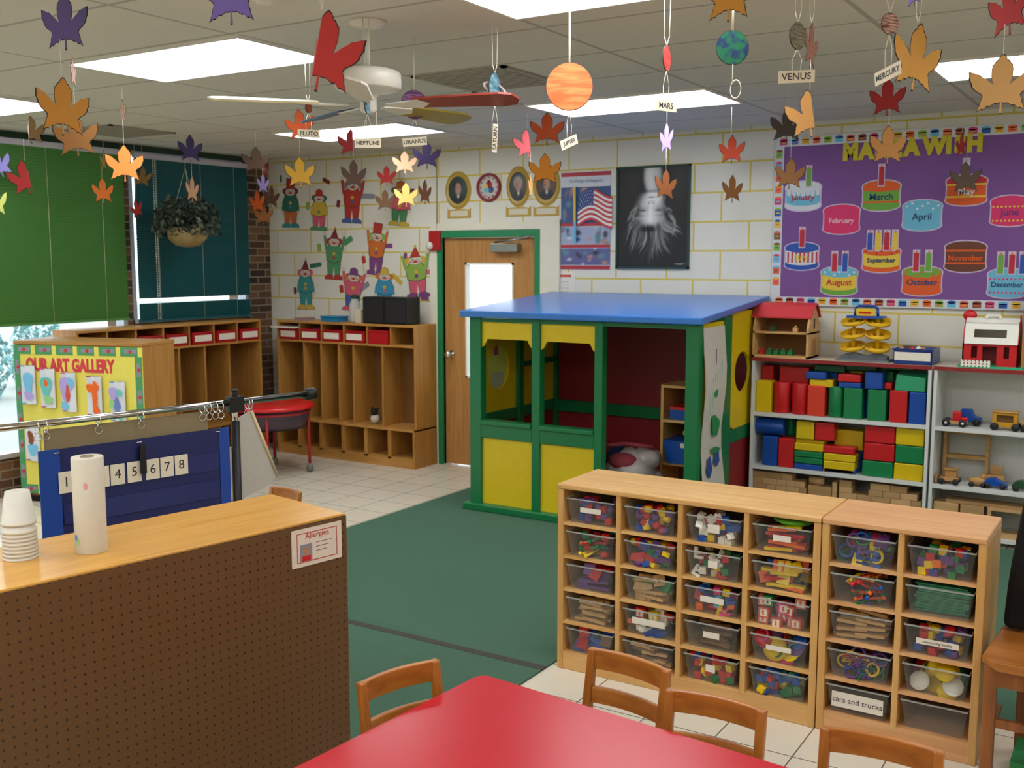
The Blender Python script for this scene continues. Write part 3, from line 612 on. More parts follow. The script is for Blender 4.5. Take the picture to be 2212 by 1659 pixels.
# paper towel roll, cups
tp = at(198, 1190, Z=1.0)
r = thing('paper_towel_roll', 'white paper towel roll standing on the pegboard divider', 'paper towel', (tp.x, tp.y, 1.0)); tw = mat('paper_towel', 'd9d4c2', .9, noise=.04, scale=90)
MB().rprof([(.018, 0), (.041, 0), (.042, .002), (.042, .262), (.041, .265), (.02, .265), (.018, .262), (.018, 0)], tw, 32).build('paper', r)
MB().rprof([(.0178, .002), (.0178, .267), (.0165, .267), (.0165, .002)], mat('card_tube', '9a8a70', .8), 24).build('cardboard_tube', r)
b = MB()
for aa, z, c_ in [(-1.9, .045, drk), (-1.7, .035, grp), (-1.0, .19, mat('print_pink', 'e0a0a0', .8)), (-2.5, .2, mat('print_green', '9ac0a0', .8))]:
    an = aa+.2; M_ = Matrix.Rotation(an, 4, 'Z') @ Matrix.Translation((.0422, 0, z)) @ Matrix.Rotation(math.pi/2, 4, 'Y'); b.prism(ell(0, 0, .010, .006, 12), 0, .0004, c_, M_)
b.build('printed_pattern', r)
cp = at(45, 1205, Z=1.0); cupm = mat('white_foam', 'dcd8ca', .7)
proto = None
for k in range(9):
    lb = 'white foam cup upside down, topmost of the cup stack on the divider' if k == 8 else 'white foam cup in the lower part of the upside-down cup stack'
    if k == 0:
        o = MB().rprof([(.0445, 0), (.0445, .006), (.0425, .007), (.031, .088), (.003, .088), (.003, .085), (.028, .084), (.040, .002), (.0445, 0)], cupm, 28).build('foam_cup'); proto = o
    else: o = proto.copy(); scene.collection.objects.link(o)
    o.location = (cp.x, cp.y, 1.0+k*.0105+(.012 if k == 8 else 0)); tag(o, lb, 'cup', 'stacked white foam cups')
# ================================================================ red table and chairs
TC = at(1040, 1455, Z=.55); ta = math.radians(-5.0)
r = thing('table', 'red-topped classroom table in the foreground', 'table', (TC.x, TC.y, 0), ta); tl, tw_ = 1.55, .95
rt_ = mat('red_laminate', 'c01626', .28, noise=.03); R_ = .035
pts = []
for (cx_, cy_, a0) in [(R_, -R_, 90), (R_, -tw_+R_, 180), (tl-R_, -tw_+R_, 270), (tl-R_, -R_, 0)]:
    pts += [(cx_+R_*math.cos(math.radians(a0+90*k/5)), cy_+R_*math.sin(math.radians(a0+90*k/5))) for k in range(6)]
MB().prism(pts, .532, .55, rt_).build('tabletop', r, .002)
b = MB(); b.prism([(x*.998+.001, y) for x, y in pts], .526, .532, mat('tan_edge', 'b98a52', .5)); b.build('edge_band', r)
for x, y in [(.09, -.09), (tl-.09, -.09), (.09, -tw_+.09), (tl-.09, -tw_+.09)]: MB().cyl((x, y, 0), (x, y, .526), .02, STEEL, 14).build('leg', r)
b = MB(); b.box(.08, -.1, .47, tl-.08, -.08, .526, STEEL); b.box(.08, -tw_+.08, .47, tl-.08, -tw_+.1, .526, STEEL); b.each('apron', r)
def chair(label, Lp, Rp, group='small wooden classroom chairs', ztop=.62, flip=1):
    """Lp,Rp: ends of the top rail; the chair faces the side given by flip"""
    mid = (Lp+Rp)/2; an = math.atan2(Rp.y-Lp.y, Rp.x-Lp.x); w_ = (Rp-Lp).length/2-.008
    r = thing('child_chair', label, 'chair', (mid.x, mid.y, .008 if mid.x < -3 else 0), an+(0 if flip > 0 else math.pi), group=group)
    # local: back rail at y=0, seat towards -y
    for s in (-1, 1):
        b = MB(); q = []
        for z, y, hw in [(0, .03, .014), (.3, -.02, .016), (.45, -.015, .015), (ztop, .012, .012)]:
            q.append([(s*w_-.013, y-hw, z), (s*w_+.013, y-hw, z), (s*w_+.013, y+hw, z), (s*w_-.013, y+hw, z)])
        V = [p for a in q for p in a]; fs = [(3, 2, 1, 0), (12, 13, 14, 15)]
        for i in range(3):
            for j in range(4): fs.append((i*4+j, i*4+(j+1) % 4, (i+1)*4+(j+1) % 4, (i+1)*4+j))
        b.add(V, fs, CHW); b.build('rear_leg', r, .005)
        b = MB(); b.box(s*(w_-.005)-.013, -.30, 0, s*(w_-.005)+.013, -.272, .30, CHW); b.build('front_leg', r, .004)
    def rail(z0, z1, ym, nm):
        b = MB(); N = 8; V = []; 
        for i in range(N+1):
            x = -w_+2*w_*i/N; y = ym+.022*(1-((i-N/2)/(N/2))**2)
            V += [(x, y-.009, z0), (x, y+.009, z0), (x, y+.009, z1), (x, y-.009, z1)]
        fs = [(0, 1, 2, 3), (4*N+3, 4*N+2, 4*N+1, 4*N)]
        for i in range(N):
            for j in range(4): fs.append((4*i+j, 4*i+(j+1) % 4, 4*i+4+(j+1) % 4, 4*i+4+j))
        b.add(V, fs, CHWH); b.build(nm, r, .004)
    rail(ztop-.062, ztop+.001, .008, 'top_rail'); rail(.455, .507, -.006, 'back_slat')
    MB().prism([(-w_-.01, .0), (-w_-.015, -.30), (-w_+.03, -.325), (w_-.03, -.325), (w_+.015, -.30), (w_+.01, .0)], .30, .318, CHWH).build('seat', r, .005)
    b = MB(); b.box(-w_+.01, -.287, .10, w_-.01, -.27, .125, CHW); b.build('stretcher', r)
    for s in (-1, 1): MB().box(s*(w_-.005)-.006, -.28, .13, s*(w_-.005)+.006, .0, .155, CHW).build('stretcher', r)
    return r
chair('small wooden chair at the left end of the red table', at(780, 1478, Z=.62), at(948, 1426, Z=.62))
chair('small wooden chair nearest the cubbies, turned slightly at the far corner of the red table', at(1272, 1400, Z=.62), at(1441, 1450, Z=.62))
chair('small wooden chair in the middle of the far side of the red table', at(1440, 1490, Z=.62), at(1650, 1537, Z=.62))
chair('small wooden chair at the bottom right, partly cut by the photo edge', at(1775, 1572, Z=.62), at(2035, 1627, Z=.62))
chair('small wooden chair mostly hidden behind the far end of the pegboard divider', at(583, 1055, Z=.6), at(645, 1067, Z=.6), ztop=.6)
# ================================================================ cubby units with bins
CZ = .835; CY0 = 3.865; CD = .37
def cubby(name, label, x0, x1, ncol, mt, mtv):
    r = thing(name, label, 'cubby unit', (x0, CY0, 0)); L = x1-x0; t = .022; base = .072
    MB().box(0, 0, CZ-.024, L, CD, CZ, mt).build('top_panel', r, .006)
    MB().box(0, .004, 0, t+.006, CD, CZ-.024, mtv).build('side_panel', r, .003); MB().box(L-t-.006, .004, 0, L, CD, CZ-.024, mtv).build('side_panel', r, .003)
    MB().box(t, .008, 0.0, L-t, .03, base, mt).build('plinth', r, .003)
    MB().box(t, CD-.01, .02, L-t, CD, CZ-.024, mat('cubby_back', '6b4a26', .7)).build('back_panel', r)
    w_ = (L-t-.006)/ncol; hh = (CZ-.024-base)/5
    for k in range(1, ncol): MB().box(k*w_+.003, .006, base, k*w_+.003+t, CD-.01, CZ-.024, mtv).build('divider', r, .002)
    for i in range(5): MB().box(t, .008, base+i*hh-.011*(i > 0)-.001*(i == 0), L-t, CD-.01, base+i*hh+(.008 if i == 0 else 0), mt).build('shelf', r)
    return w_, hh
UX0 = -2.196; UXM = -1.052; UX1 = -.478
w1, hh = cubby('cubby_unit', 'long maple cubby unit with four columns of clear toy bins', UX0, UXM-.002, 4, MAPLE, MAPLEV)
w2, hh2 = cubby('cubby_unit', 'shorter maple cubby unit with two columns of clear toy bins beside the longer one', UXM+.002, UX1, 2, wood('pink_maple', 'e0b07c', 'cf9660', .36, 0), MAPLEV)
binm = clearmat('clear_bin', 'b9c0bd', .10, .22); rimm = clearmat('clear_bin_rim', 'cdd2d0', .38, .2)
BW, BH, BD = .226, .108, .28
def bin_mesh():
    b = MB(); V = []
    for z, s in ((0, .86), (BH, 1.0)):
        V += [(-BW/2*s, .012*(1-z/BH), z), (BW/2*s, .012*(1-z/BH), z), (BW/2*s, BD-.01, z), (-BW/2*s, BD-.01, z)]
    b.add(V, [(0, 1, 2, 3), (0, 4, 5, 1), (1, 5, 6, 2), (2, 6, 7, 3), (3, 7, 4, 0)], binm); return b
def rim_mesh():
    b = MB(); f = .005; b.box(-BW/2-.003, -.006, BH-.004, BW/2+.003, .0, BH+.001, rimm); b.box(-BW/2-.003, 0, BH-.003, -BW/2, BD, BH+.001, rimm); b.box(BW/2, 0, BH-.003, BW/2+.003, BD, BH+.001, rimm); b.box(-BW/2, BD, BH-.004, BW/2, BD+f, BH+.001, rimm); return b
binproto = thing('clear_bin', 'x', 'storage bin', group='clear plastic bins in the maple cubbies')
bin_mesh().build('bin_body', binproto, recalc=False); rim_mesh().build('rim', binproto)
KIDS[binproto.name] = list(binproto.children)
for _c in binproto.children: KIDS[_c.name] = []
cardm = mat('bin_card', 'e6dfd0', .7)
PMESH = {}
def pmesh(kind, m):
    k = (kind, m.name)
    if k in PMESH: return PMESH[k]
    b = MB(); bv = 0
    if kind == 'cube': s = .014; b.box(-s, -s, -s, s, s, s, m)
    elif kind == 'block': b.box(-.028, -.014, -.012, .028, .014, .012, m); [b.cyl((x, 0, .012), (x, 0, .017), .006, m, 8) for x in (-.014, .014)]
    elif kind == 'bead': b.rprof([(.006, -.013), (.017, -.013), (.019, -.005), (.019, .005), (.017, .013), (.006, .013), (.006, -.013)], m, 10)
    elif kind == 'stick': b.cyl((-.05, 0, 0), (.05, 0, 0), .005, m, 8); b.ball((.05, 0, 0), .009, m, 8); b.ball((-.05, 0, 0), .009, m, 8)
    elif kind == 'plank': b.box(-.055, -.012, -.006, .055, .012, .006, m)
    elif kind == 'tile': b.box(-.024, -.024, -.004, .024, .024, .004, m)
    elif kind == 'lcube': s = .02; b.box(-s, -s, -s, s, s, s, m); b.box(-s*.7, -s-.001, -s*.7, s*.7, -s, s*.7, IVORY); b.box(-.004, -s-.0016, -s*.5, .004, -s-.001, s*.5, m)
    elif kind == 'disc': b.rprof([(.004, -.004), (.036, -.004), (.036, .004), (.004, .004)], m, 20)
    elif kind == 'plate': b.rprof([(.004, 0), (.05, .001), (.075, .009), (.075, .011), (.05, .004), (.004, .003)], m, 24)
    elif kind == 'ring': b.torus((0, 0, 0), .024, .005, m, None, 16, 6)
    elif kind == 'lace':
        b.tube([(.05*math.cos(t*1.3)*(1-.02*t), .02*math.sin(t*2.1), .012*math.sin(t*1.7)) for t in range(12)], .0025, m, 5)
    elif kind == 'sheet': b.box(-.09, -.08, -.003, .09, .08, .003, m)
    elif kind == 'log': b.cyl((-.045, 0, 0), (.045, 0, 0), .009, m, 10)
    elif kind == 'brick': b.box(-.03, -.016, -.010, .03, .016, .010, m)
    elif kind == 'letter': b.prism([(-.022, -.024), (.022, -.024), (.022, -.012), (-.008, -.012), (-.008, -.004), (.014, -.004), (.014, .006), (-.008, .006), (-.008, .024), (-.022, .024)], -.005, .005, m)
    o = b.build(kind); me = o.data; bpy.data.objects.remove(o); PMESH[k] = me; return me
CN = {'r': (RED, 'red'), 'y': (YEL, 'yellow'), 'b': (BLU, 'blue'), 'g': (GRN, 'green'), 'o': (ORG, 'orange'), 'p': (PUR, 'purple'), 'w': (WPL, 'white'), 'n': (mat('toy_log', '7a5634', .6), 'brown'), 'm': (PLAYW, 'pale wooden'), 'k': (PINK, 'pink'), 'l': (LBLU, 'light blue'), 't': (mat('mint_sheet', '2f8a66', .5), 'mint green'), 's': (mat('salmon_cube', 'd86a58', .5), 'salmon')}
KN = {'cube': ('toy_cube', 'cube'), 'block': ('toy_block', 'stud block'), 'bead': ('toy_bead', 'wheel bead'), 'stick': ('toy_stick', 'connector stick'), 'plank': ('toy_plank', 'flat strip'), 'tile': ('toy_tile', 'square tile'), 'lcube': ('letter_cube', 'letter cube'), 'disc': ('toy_disc', 'disc'), 'plate': ('toy_plate', 'plate'), 'ring': ('toy_ring', 'ring'), 'lace': ('bead_lace', 'lace'), 'sheet': ('foam_sheet', 'foam sheet'), 'log': ('toy_log', 'log'), 'brick': ('toy_brick', 'brick'), 'letter': ('foam_letter', 'foam letter')}
ROWN = ['top', 'second', 'third', 'fourth', 'bottom']; COLN = ['first', 'second', 'third', 'fourth']
# contents: kind(s), colours, count, tray card (width, text, height) or None
CONT = {
 (0, 0): (['cube', 'bead'], 'ryprbr', 17, (.10, '', .022)), (0, 1): (['bead'], 'yrbypr', 26, None), (0, 2): (['block', 'cube'], 'wbyrbw', 22, (.05, '', .035)), (0, 3): (['plank'], 'yorb', 12, (.07, '', .024)),
 (1, 0): (['stick', 'bead'], 'rgbry', 17, None), (1, 1): (['brick', 'block'], 'ybrpyg', 22, None), (1, 2): (['letter', 'cube'], 'ywgrw', 14, (.04, '', .03)), (1, 3): (['plank', 'tile'], 'oybryo', 18, None),
 (2, 0): (['tile', 'plank'], 'prp', 8, None), (2, 1): (['tile', 'plank'], 'mmmgm', 18, None), (2, 2): (['letter', 'cube'], 'grboylk', 20, (.10, '', .025)), (2, 3): (['lcube'], 'srgks', 14, None),
 (3, 0): (['plank'], 'mm', 16, None), (3, 1): (['brick', 'lcube'], 'oywrb', 14, (.15, '', .028)), (3, 2): (['log'], 'nn', 14, (.07, '', .025)), (3, 3): (['ring', 'disc'], 'yrbgpk', 16, (.10, '', .02)),
 (4, 0): (['tile'], 'nrb', 8, None), (4, 1): (['plank'], 'nm', 10, None), (4, 2): (['cube', 'block'], 'rbryg', 24, (.04, '', .03)), (4, 3): (['block', 'cube'], 'bbyrg', 24, None),
 (0, 4): (['letter', 'ring'], 'gbpry', 16, None), (0, 5): (['cube'], 'obrgyp', 30, None),
 (1, 4): (['stick', 'lace'], 'rybog', 15, None), (1, 5): (['sheet'], 'tt', 9, None),
 (2, 4): (['plank'], 'mmm', 20, None), (2, 5): (['cube', 'bead'], 'rbpyr', 26, (.145, 'connecting blocks', .022)),
 (3, 4): (['lace', 'ring'], 'grbyp', 18, None), (3, 5): (['plate', 'disc'], 'gwrybr', 10, None),
 (4, 4): ([], '', 0, (.19, 'cars and trucks', .06)), (4, 5): ([], '', 0, None)}
first = True
for (row, col), (kinds, colours, cnt, card) in CONT.items():
    if col < 4: cx_ = UX0+.014+w1*(col+.5)
    else: cx_ = UXM+.016+w2*(col-4+.5)
    z0 = .072+(4-row)*hh+(.009 if row == 4 else .001)
    where = '%s row, %s column, long cubby unit' % (ROWN[row], COLN[col]) if col < 4 else '%s row, %s column, short cubby unit' % (ROWN[row], 'left' if col == 4 else 'right')
    desc = {(0, 0): 'with red and yellow cubes', (0, 1): 'heaped with yellow and red wheel beads', (4, 5): 'standing empty', (4, 4): 'with a cars and trucks card', (1, 5): 'with mint green foam sheets', (3, 2): 'with brown wooden logs'}.get((row, col), 'of small toys')
    loc = (cx_, CY0+.018, z0)
    if first: bb_ = binproto; bb_.location = loc; bb_['label'] = 'clear bin %s, %s' % (desc, where); first = False
    else: bb_ = copy_thing(binproto, loc, label='clear bin %s, %s' % (desc, where))
    if card:
        cw, tx, chh = card
        sl = Matrix.Translation((0, 0, 0)); zc = .062 if not tx else .052
        yo = .012*(1-zc/BH)-.004
        MB().box(-cw/2, yo-.001, zc-chh/2, cw/2, yo, zc+chh/2, cardm).build('bin_label', bb_)
        if tx: text(tx, .03 if 'cars' in tx else .014, ink, 'lettering', bb_, (0, yo-.0015, zc), WALLROT, .0003)
    if row == 0 and col == 4:
        o = MB(); o.cyl((-.07, 0, 0), (.07, 0, 0), .034, PUR, 20)
        for x, m_ in ((-.06, RED), (-.035, BLU), (-.01, TEAL), (.015, RED)): o.cyl((x, 0, 0), (x+.012, 0, 0), .0352, m_, 20)
        tag(o.build('striped_tube', loc=(cx_+.01, CY0+.09, z0+.085)), 'purple striped tube lying in a clear bin', 'tube')
    if row == 0 and col == 3:
        o = MB(); o.rprof([(.004, 0), (.05, .002), (.085, .022), (.08, .03), (.004, .028)], LGRN, 24); tag(o.build('green_bowl', loc=(cx_+.02, CY0+.12, z0+.098)), 'bright green bowl on top of a bin in the long cubby unit', 'bowl')
    if row == 1 and col == 1:
        o = MB(); o.cyl((-.05, 0, 0), (.05, 0, 0), .014, YEL, 14); tag(o.build('yellow_rod', loc=(cx_-.05, CY0+.06, z0+.095)), 'thick yellow rod lying over the rim of a bin of bricks', 'rod')
    if row == 3 and col == 3:
        o = MB(); o.rprof([(.004, -.006), (.048, -.006), (.048, .006), (.004, .006)], YEL, 28, Matrix.Rotation(math.radians(78), 4, 'X')); tag(o.build('yellow_disc', loc=(cx_-.02, CY0+.047, z0+.050)), 'large yellow disc showing through the front of a clear bin', 'disc')
    if not kinds: continue
    cnt = int(cnt*1.5);  top = .055+.012*(cnt > 20)
    for i in range(cnt):
        kd = kinds[i % len(kinds)] if i % 3 else random.choice(kinds); cc = random.choice(colours); m_, cn = CN[cc]
        nm, kn = KN[kd]
        o = bpy.data.objects.new(nm, pmesh(kd, m_)); scene.collection.objects.link(o)
        layer = i % 4; big = kd in ('sheet', 'plate'); long_ = kd in ('plank', 'stick', 'log', 'lace', 'sheet')
        px_ = 0 if big else random.uniform(-.074, .074)*(.45 if long_ else 1); zz = .014+layer*.025+random.uniform(-.003, .010)
        yy = .026+(i//4 % 2)*.028+random.uniform(0, .010) if i < cnt*.8 else random.uniform(.1, .2)
        rot = (random.uniform(-.5, .5), random.uniform(-.5, .5), random.uniform(0, 3.1)) if kd not in ('sheet', 'plank', 'lcube', 'log') else (random.uniform(-.06, .06), random.uniform(-.1, .1), random.uniform(-.15, .15))
        if kd == 'tile' or kd == 'letter' or kd == 'ring' or kd == 'disc': rot = (math.radians(random.uniform(40, 90)), random.uniform(-.4, .4), random.uniform(-.4, .4))
        if kd == 'cube': rot = (random.uniform(-.2, .2), random.uniform(-.2, .2), random.uniform(-.3, .3))
        if big: px_ = random.uniform(-.012, .012); yy = .13; zz = .008+i*.008; rot = (0, 0, random.uniform(-.05, .05))
        if kd == 'plate': rot = (math.radians(50+3*i), 0, random.uniform(-.3, .3)); zz = .05; yy = .06+i*.014; px_ = -.02+.012*(i % 4)
        if kd == 'plank' and cc == 'm' and row == 2 and col == 4: zz = .012+(i % 8)*.0132; yy = .04+(i//6)*.03; px_ = -.04+.07*(i % 2)
        o.location = (cx_+px_, CY0+.018+yy, z0+zz); o.rotation_euler = rot
        tag(o, '%s %s in bin, %s' % (cn, kn, where), 'toy', 'toys in the clear bin, %s' % where)
# ================================================================ white shelves
SY = 7.0; SD = .345; SZ = 1.125
whs = mat('white_shelf', 'd6d7d2', .4, noise=.02); rede = mat('red_edge', '8c1f20', .4)
def wshelf(label, x0, x1):
    r = thing('bookshelf', label, 'shelf unit', (x0, SY, 0)); L = x1-x0; t = .02
    MB().box(0, 0, SZ-.022, L, SD, SZ, mat('shelf_top_cream', 'd8cdb8', .35)).build('top_panel', r); MB().box(-.001, -.004, SZ-.024, L+.001, 0, SZ+.001, rede).build('edge_band', r)
    MB().box(0, 0, 0, t, SD, SZ-.022, whs).build('side_panel', r); MB().box(L-t, 0, 0, L, SD, SZ-.022, whs).build('side_panel', r)
    for z in (.06, .365, .74): MB().box(t, .004, z-.025, L-t, SD-.01, z, whs).build('shelf', r)
    MB().box(t, SD-.01, .03, L-t, SD, SZ-.022, whs).build('back_panel', r); return r
SX0, SX1 = -2.425, -1.245
wshelf('white shelf unit full of coloured foam blocks, red edge on its top', SX0, SX1)
wshelf('white shelf unit with wooden toy vehicles at the right edge of the photo', SX1+.015, .1)
FB = {'y': mat('foam_yellow', 'd9b90a', .35), 'r': mat('foam_red', 'c4161c', .35), 'b': mat('foam_blue', '0d479e', .35), 'g': mat('foam_green', '0d7a44', .35), 'o': mat('foam_orange_red', 'd83a24', .35), 'h': mat('foam_light_green', '2f9a6c', .4)}
UP1 = 'on the upper shelf of blocks'; MD1 = 'on the middle shelf of blocks'
BL = [ # crop box, colour, shape, depth offset, label
 (103, 657, 215, 870, 'y', 'box', 0, 'upright yellow foam block, first at left '+UP1), (217, 668, 335, 885, 'r', 'cyl', 0, 'upright red foam cylinder, left of the pair '+UP1), (343, 678, 463, 893, 'r', 'cyl', 0, 'upright red foam cylinder, right of the pair '+UP1),
 (466, 690, 590, 905, 'o', 'box', 0, 'upright orange-red foam block under the yellow slab '+UP1), (603, 700, 715, 915, 'g', 'cyl', 0, 'upright green foam half cylinder '+UP1), (720, 710, 852, 925, 'g', 'box', 0, 'upright green foam block under the blue and red slabs '+UP1),
 (888, 722, 1020, 937, 'g', 'box', 0, 'upright green foam block under the blue cube '+UP1), (856, 722, 930, 932, 'b', 'box', .12, 'upright blue foam block set back between green ones '+UP1), (1042, 727, 1170, 948, 'r', 'box', 0, 'upright red foam block second from right '+UP1), (1180, 740, 1300, 958, 'b', 'box', 0, 'upright blue foam block at the right end '+UP1),
 (118, 548, 230, 655, 'r', 'box', .10, 'red foam block behind the yellow one at top left '+UP1), (272, 560, 480, 672, 'r', 'box', .08, 'wide red foam block lying behind on the red cylinders '+UP1), (455, 597, 600, 648, 'b', 'slab', 0, 'blue foam slab on a yellow slab '+UP1), (482, 650, 648, 703, 'y', 'slab', 0.01, 'yellow foam slab under a blue slab '+UP1),
 (680, 613, 842, 668, 'r', 'slab', 0, 'red foam slab on a blue slab '+UP1), (685, 670, 845, 710, 'b', 'slab', 0.005, 'blue foam slab under a red slab '+UP1), (870, 598, 998, 718, 'b', 'box', 0, 'blue foam cube on a green block '+UP1), (1080, 605, 1300, 735, 'h', 'wedge', 0, 'light green foam wedge at the top right '+UP1), (1008, 672, 1062, 720, 'r', 'box', .03, 'small red foam cube left of the light green wedge'),
 (515, 548, 735, 600, 'g', 'slab', .16, 'green foam slab at the back above the blue slab'), (740, 530, 960, 590, 'g', 'slab', .17, 'green foam slab at the back behind the red slab'), (1000, 545, 1220, 588, 'g', 'slab', .14, 'upper green foam slab at the back left of the wedge'), (1000, 590, 1075, 665, 'g', 'box', .13, 'green foam block under the back slabs left of the wedge'), (620, 600, 680, 700, 'b', 'box', .14, 'blue foam block in the gap behind the slabs'), (772, 592, 860, 700, 'y', 'box', .17, 'yellow foam block at the back behind the red slab'),
 (95, 925, 298, 1045, 'b', 'hcyl', 0, 'blue foam cylinder lying at the top left '+MD1), (300, 925, 385, 1045, 'g', 'cyl', .12, 'green round foam block beside the lying blue cylinder'), (150, 1047, 258, 1250, 'b', 'box', 0, 'upright blue foam block under the lying cylinder'), (262, 1063, 372, 1270, 'r', 'box', 0, 'upright red foam block '+MD1),
 (388, 945, 515, 1070, 'y', 'box', 0, 'yellow foam cube beside the red cube '+MD1), (518, 955, 655, 1080, 'r', 'box', 0, 'red foam cube beside the yellow cube '+MD1), (385, 1072, 590, 1098, 'y', 'slab', .03, 'thin yellow foam slab under the yellow cube'), (375, 1099, 580, 1153, 'y', 'slab', 0, 'yellow foam slab on the left slab pile '+MD1),
 (372, 1155, 575, 1198, 'g', 'slab', 0, 'upper green foam slab in the left slab pile'), (372, 1200, 575, 1243, 'g', 'slab', 0, 'lower green foam slab in the left slab pile'), (370, 1245, 574, 1298, 'b', 'slab', 0, 'blue foam slab at the bottom of the left slab pile'),
 (580, 1122, 800, 1172, 'r', 'slab', 0, 'red foam slab on top of the right slab pile'), (578, 1174, 805, 1225, 'y', 'slab', 0, 'upper yellow foam slab in the right slab pile'), (578, 1227, 800, 1296, 'y', 'slab', 0, 'lower yellow foam slab in the right slab pile'), (578, 1275, 805, 1322, 'b', 'slab', 0, 'blue foam slab at the bottom of the right slab pile'),
 (655, 1005, 862, 1142, 'y', 'box', .10, 'wide yellow foam block behind the slab piles'), (812, 1145, 848, 1318, 'b', 'box', .12, 'upright blue foam block behind the gap '+MD1), (600, 1090, 800, 1118, 'b', 'slab', .19, 'blue foam slab at the back of the middle shelf'),
 (868, 980, 1083, 1098, 'r', 'box', 0, 'top red foam block of the pile of wide blocks'), (862, 1100, 1080, 1223, 'r', 'box', 0, 'lower red foam block of the pile of wide blocks'), (1088, 995, 1290, 1116, 'y', 'box', 0, 'top yellow foam block of the right pile '+MD1), (1085, 1118, 1288, 1241, 'g', 'box', 0, 'green foam block in the middle of the right pile '+MD1), (850, 1225, 1068, 1340, 'g', 'box', 0, 'green foam block at the bottom of the pile of wide blocks'), (1073, 1243, 1280, 1370, 'y', 'box', 0, 'yellow foam block at the bottom right '+MD1)]
for (a0, b0, a1, b1, cc, sh, off, lb) in BL:
    yf = SY+.03+off
    cy_ = (b0+b1)/2; cx_ = (a0+a1)/2
    P0 = at(1600+.3074*a0, 620+.3074*cy_, Y=yf); P1 = at(1600+.3074*a1, 620+.3074*cy_, Y=yf)
    T = at(1600+.3074*cx_, 620+.3074*b0, Y=yf); Bm = at(1600+.3074*cx_, 620+.3074*b1, Y=yf)
    x0, x1, z0, z1 = P0.x, P1.x, Bm.z, T.z; sf = .74 if cy_ < 930 else .365
    if z0 < sf+.04 and off < .11: z0 = sf
    z0 = max(z0, sf); x0 = max(x0, SX0+.022); x1 = min(x1, SX1-.022)
    z1 = min(z1, (SZ-.03) if sf > .5 else .71)
    x0 += .0015; x1 -= .0015; z1 -= .0015; w_ = x1-x0; h_ = z1-z0; d_ = min(.12 if sh != 'slab' else .12, SD-.05-off)
    b = MB(); mm = FB[cc]
    if sh in ('box', 'slab'): b.box(-w_/2, 0, 0, w_/2, d_, h_, mm)
    elif sh == 'cyl': b.rprof([(w_/2, 0), (w_/2, h_)], mm, 28, Matrix.Translation((0, w_/2, 0)))
    elif sh == 'hcyl': b.cyl((-w_/2, h_/2, h_/2), (w_/2, h_/2, h_/2), h_/2, mm, 28)
    else: b.add([(-w_/2, 0, 0), (w_/2, 0, 0), (w_/2, 0, h_*.75), (-w_/2+.01, 0, h_*.92), (-w_/2, d_, 0), (w_/2, d_, 0), (w_/2, d_, h_), (-w_/2+.01, d_, h_)], [(0, 1, 2, 3), (5, 4, 7, 6), (0, 4, 5, 1), (1, 5, 6, 2), (2, 6, 7, 3), (3, 7, 4, 0)], mm)
    o = b.build('foam_block', bevel=.006, loc=((x0+x1)/2, yf, z0)); tag(o, lb, 'block', 'coloured foam blocks')
# wooden unit blocks on the bottom shelves
wb = [wood('unit_block', 'cfaa78', 'b98f5c', .6, 0), wood('unit_block_dark', 'b99466', 'a37c4c', .6, 0)]
def wblocks(x0, x1, z0, rows, label, yf=SY+.03, hmax=.26, d_=.1, sz=(.06, .11), gap=()):
    for rr in range(rows):
        x = x0; h_ = hmax/rows
        while x < x1-.03:
            w_ = random.uniform(*sz); w_ = min(w_, x1-x)
            if not any(g0 < (x-x0)/(x1-x0) < g1 and rr >= gr for g0, g1, gr in gap):
                o = MB().box(0, 0, 0, w_-.002, d_+random.uniform(-.0, .03), h_-.0015, random.choice(wb)).build('wooden_block', bevel=.002, loc=(x, yf, z0+rr*h_)); tag(o, label, 'block', label)
            x += w_
wblocks(SX0+.025, SX0+.40, .06, 6, 'plain wooden unit block in the left pile on the bottom shelf', gap=((.6, .8, 5),))
wblocks(SX0+.62, SX1-.03, .06, 6, 'plain wooden unit block in the right pile on the bottom shelf', gap=((0, .35, 4), (.75, .9, 5)), sz=(.08, .13))
tag(MB().box(0, 0, 0, .03, .09, .24, wb[0]).build('wooden_pillar', loc=(SX0+.575, SY+.03, .06)), 'upright plain wooden pillar between the two block piles', 'block')
tag(MB().cyl((-.05, 0, 0), (.05, 0, 0), .028, wb[0], 18).build('wooden_cylinder', loc=(SX0+.46, SY+.07, .288)), 'round wooden log block lying on the bottom shelf', 'block')
tag(MB().box(-.07, 0, 0, .09, .09, .20, wb[1]).build('wooden_block', loc=(SX0+.48, SY+.03, .06)), 'large wooden block under the round log block', 'block')
S2 = SX1+.015
wblocks(S2+.03, S2+.18, .06, 1, 'large square wooden block at the left of the vehicle unit bottom shelf', hmax=.19, sz=(.16, .17)); wblocks(S2+.19, S2+.33, .06, 1, 'large square wooden block right of the first on the vehicle unit bottom shelf', hmax=.19, sz=(.15, .16))
r = thing('hollow_block', 'open wooden hollow block on the bottom shelf of the vehicle unit', 'block', (S2+.35, SY+.03, .06)); b = MB(); b.box(0, 0, 0, .28, .15, .02, wb[0]); b.box(0, 0, .17, .28, .15, .19, wb[0]); b.box(0, 0, .02, .02, .15, .17, wb[0]); b.box(.26, 0, .02, .28, .15, .17, wb[0]); b.build('frame', r)
tag(MB().box(0, 0, 0, .5, .12, .02, wb[1]).build('wooden_plank', loc=(S2+.1, SY+.04, .251)), 'long wooden plank lying over the square blocks', 'block')
wdd = wood('toy_vehicle_wood', 'c79a5e', 'a8783c', .45, 0); tyre = mat('tyre_black', '17171a', .6)
def wheels(b, pos, r_=.024, wd=.012):
    for x, y in pos: b.cyl((x, y-wd/2, r_), (x, y+wd/2, r_), r_, tyre, 16)
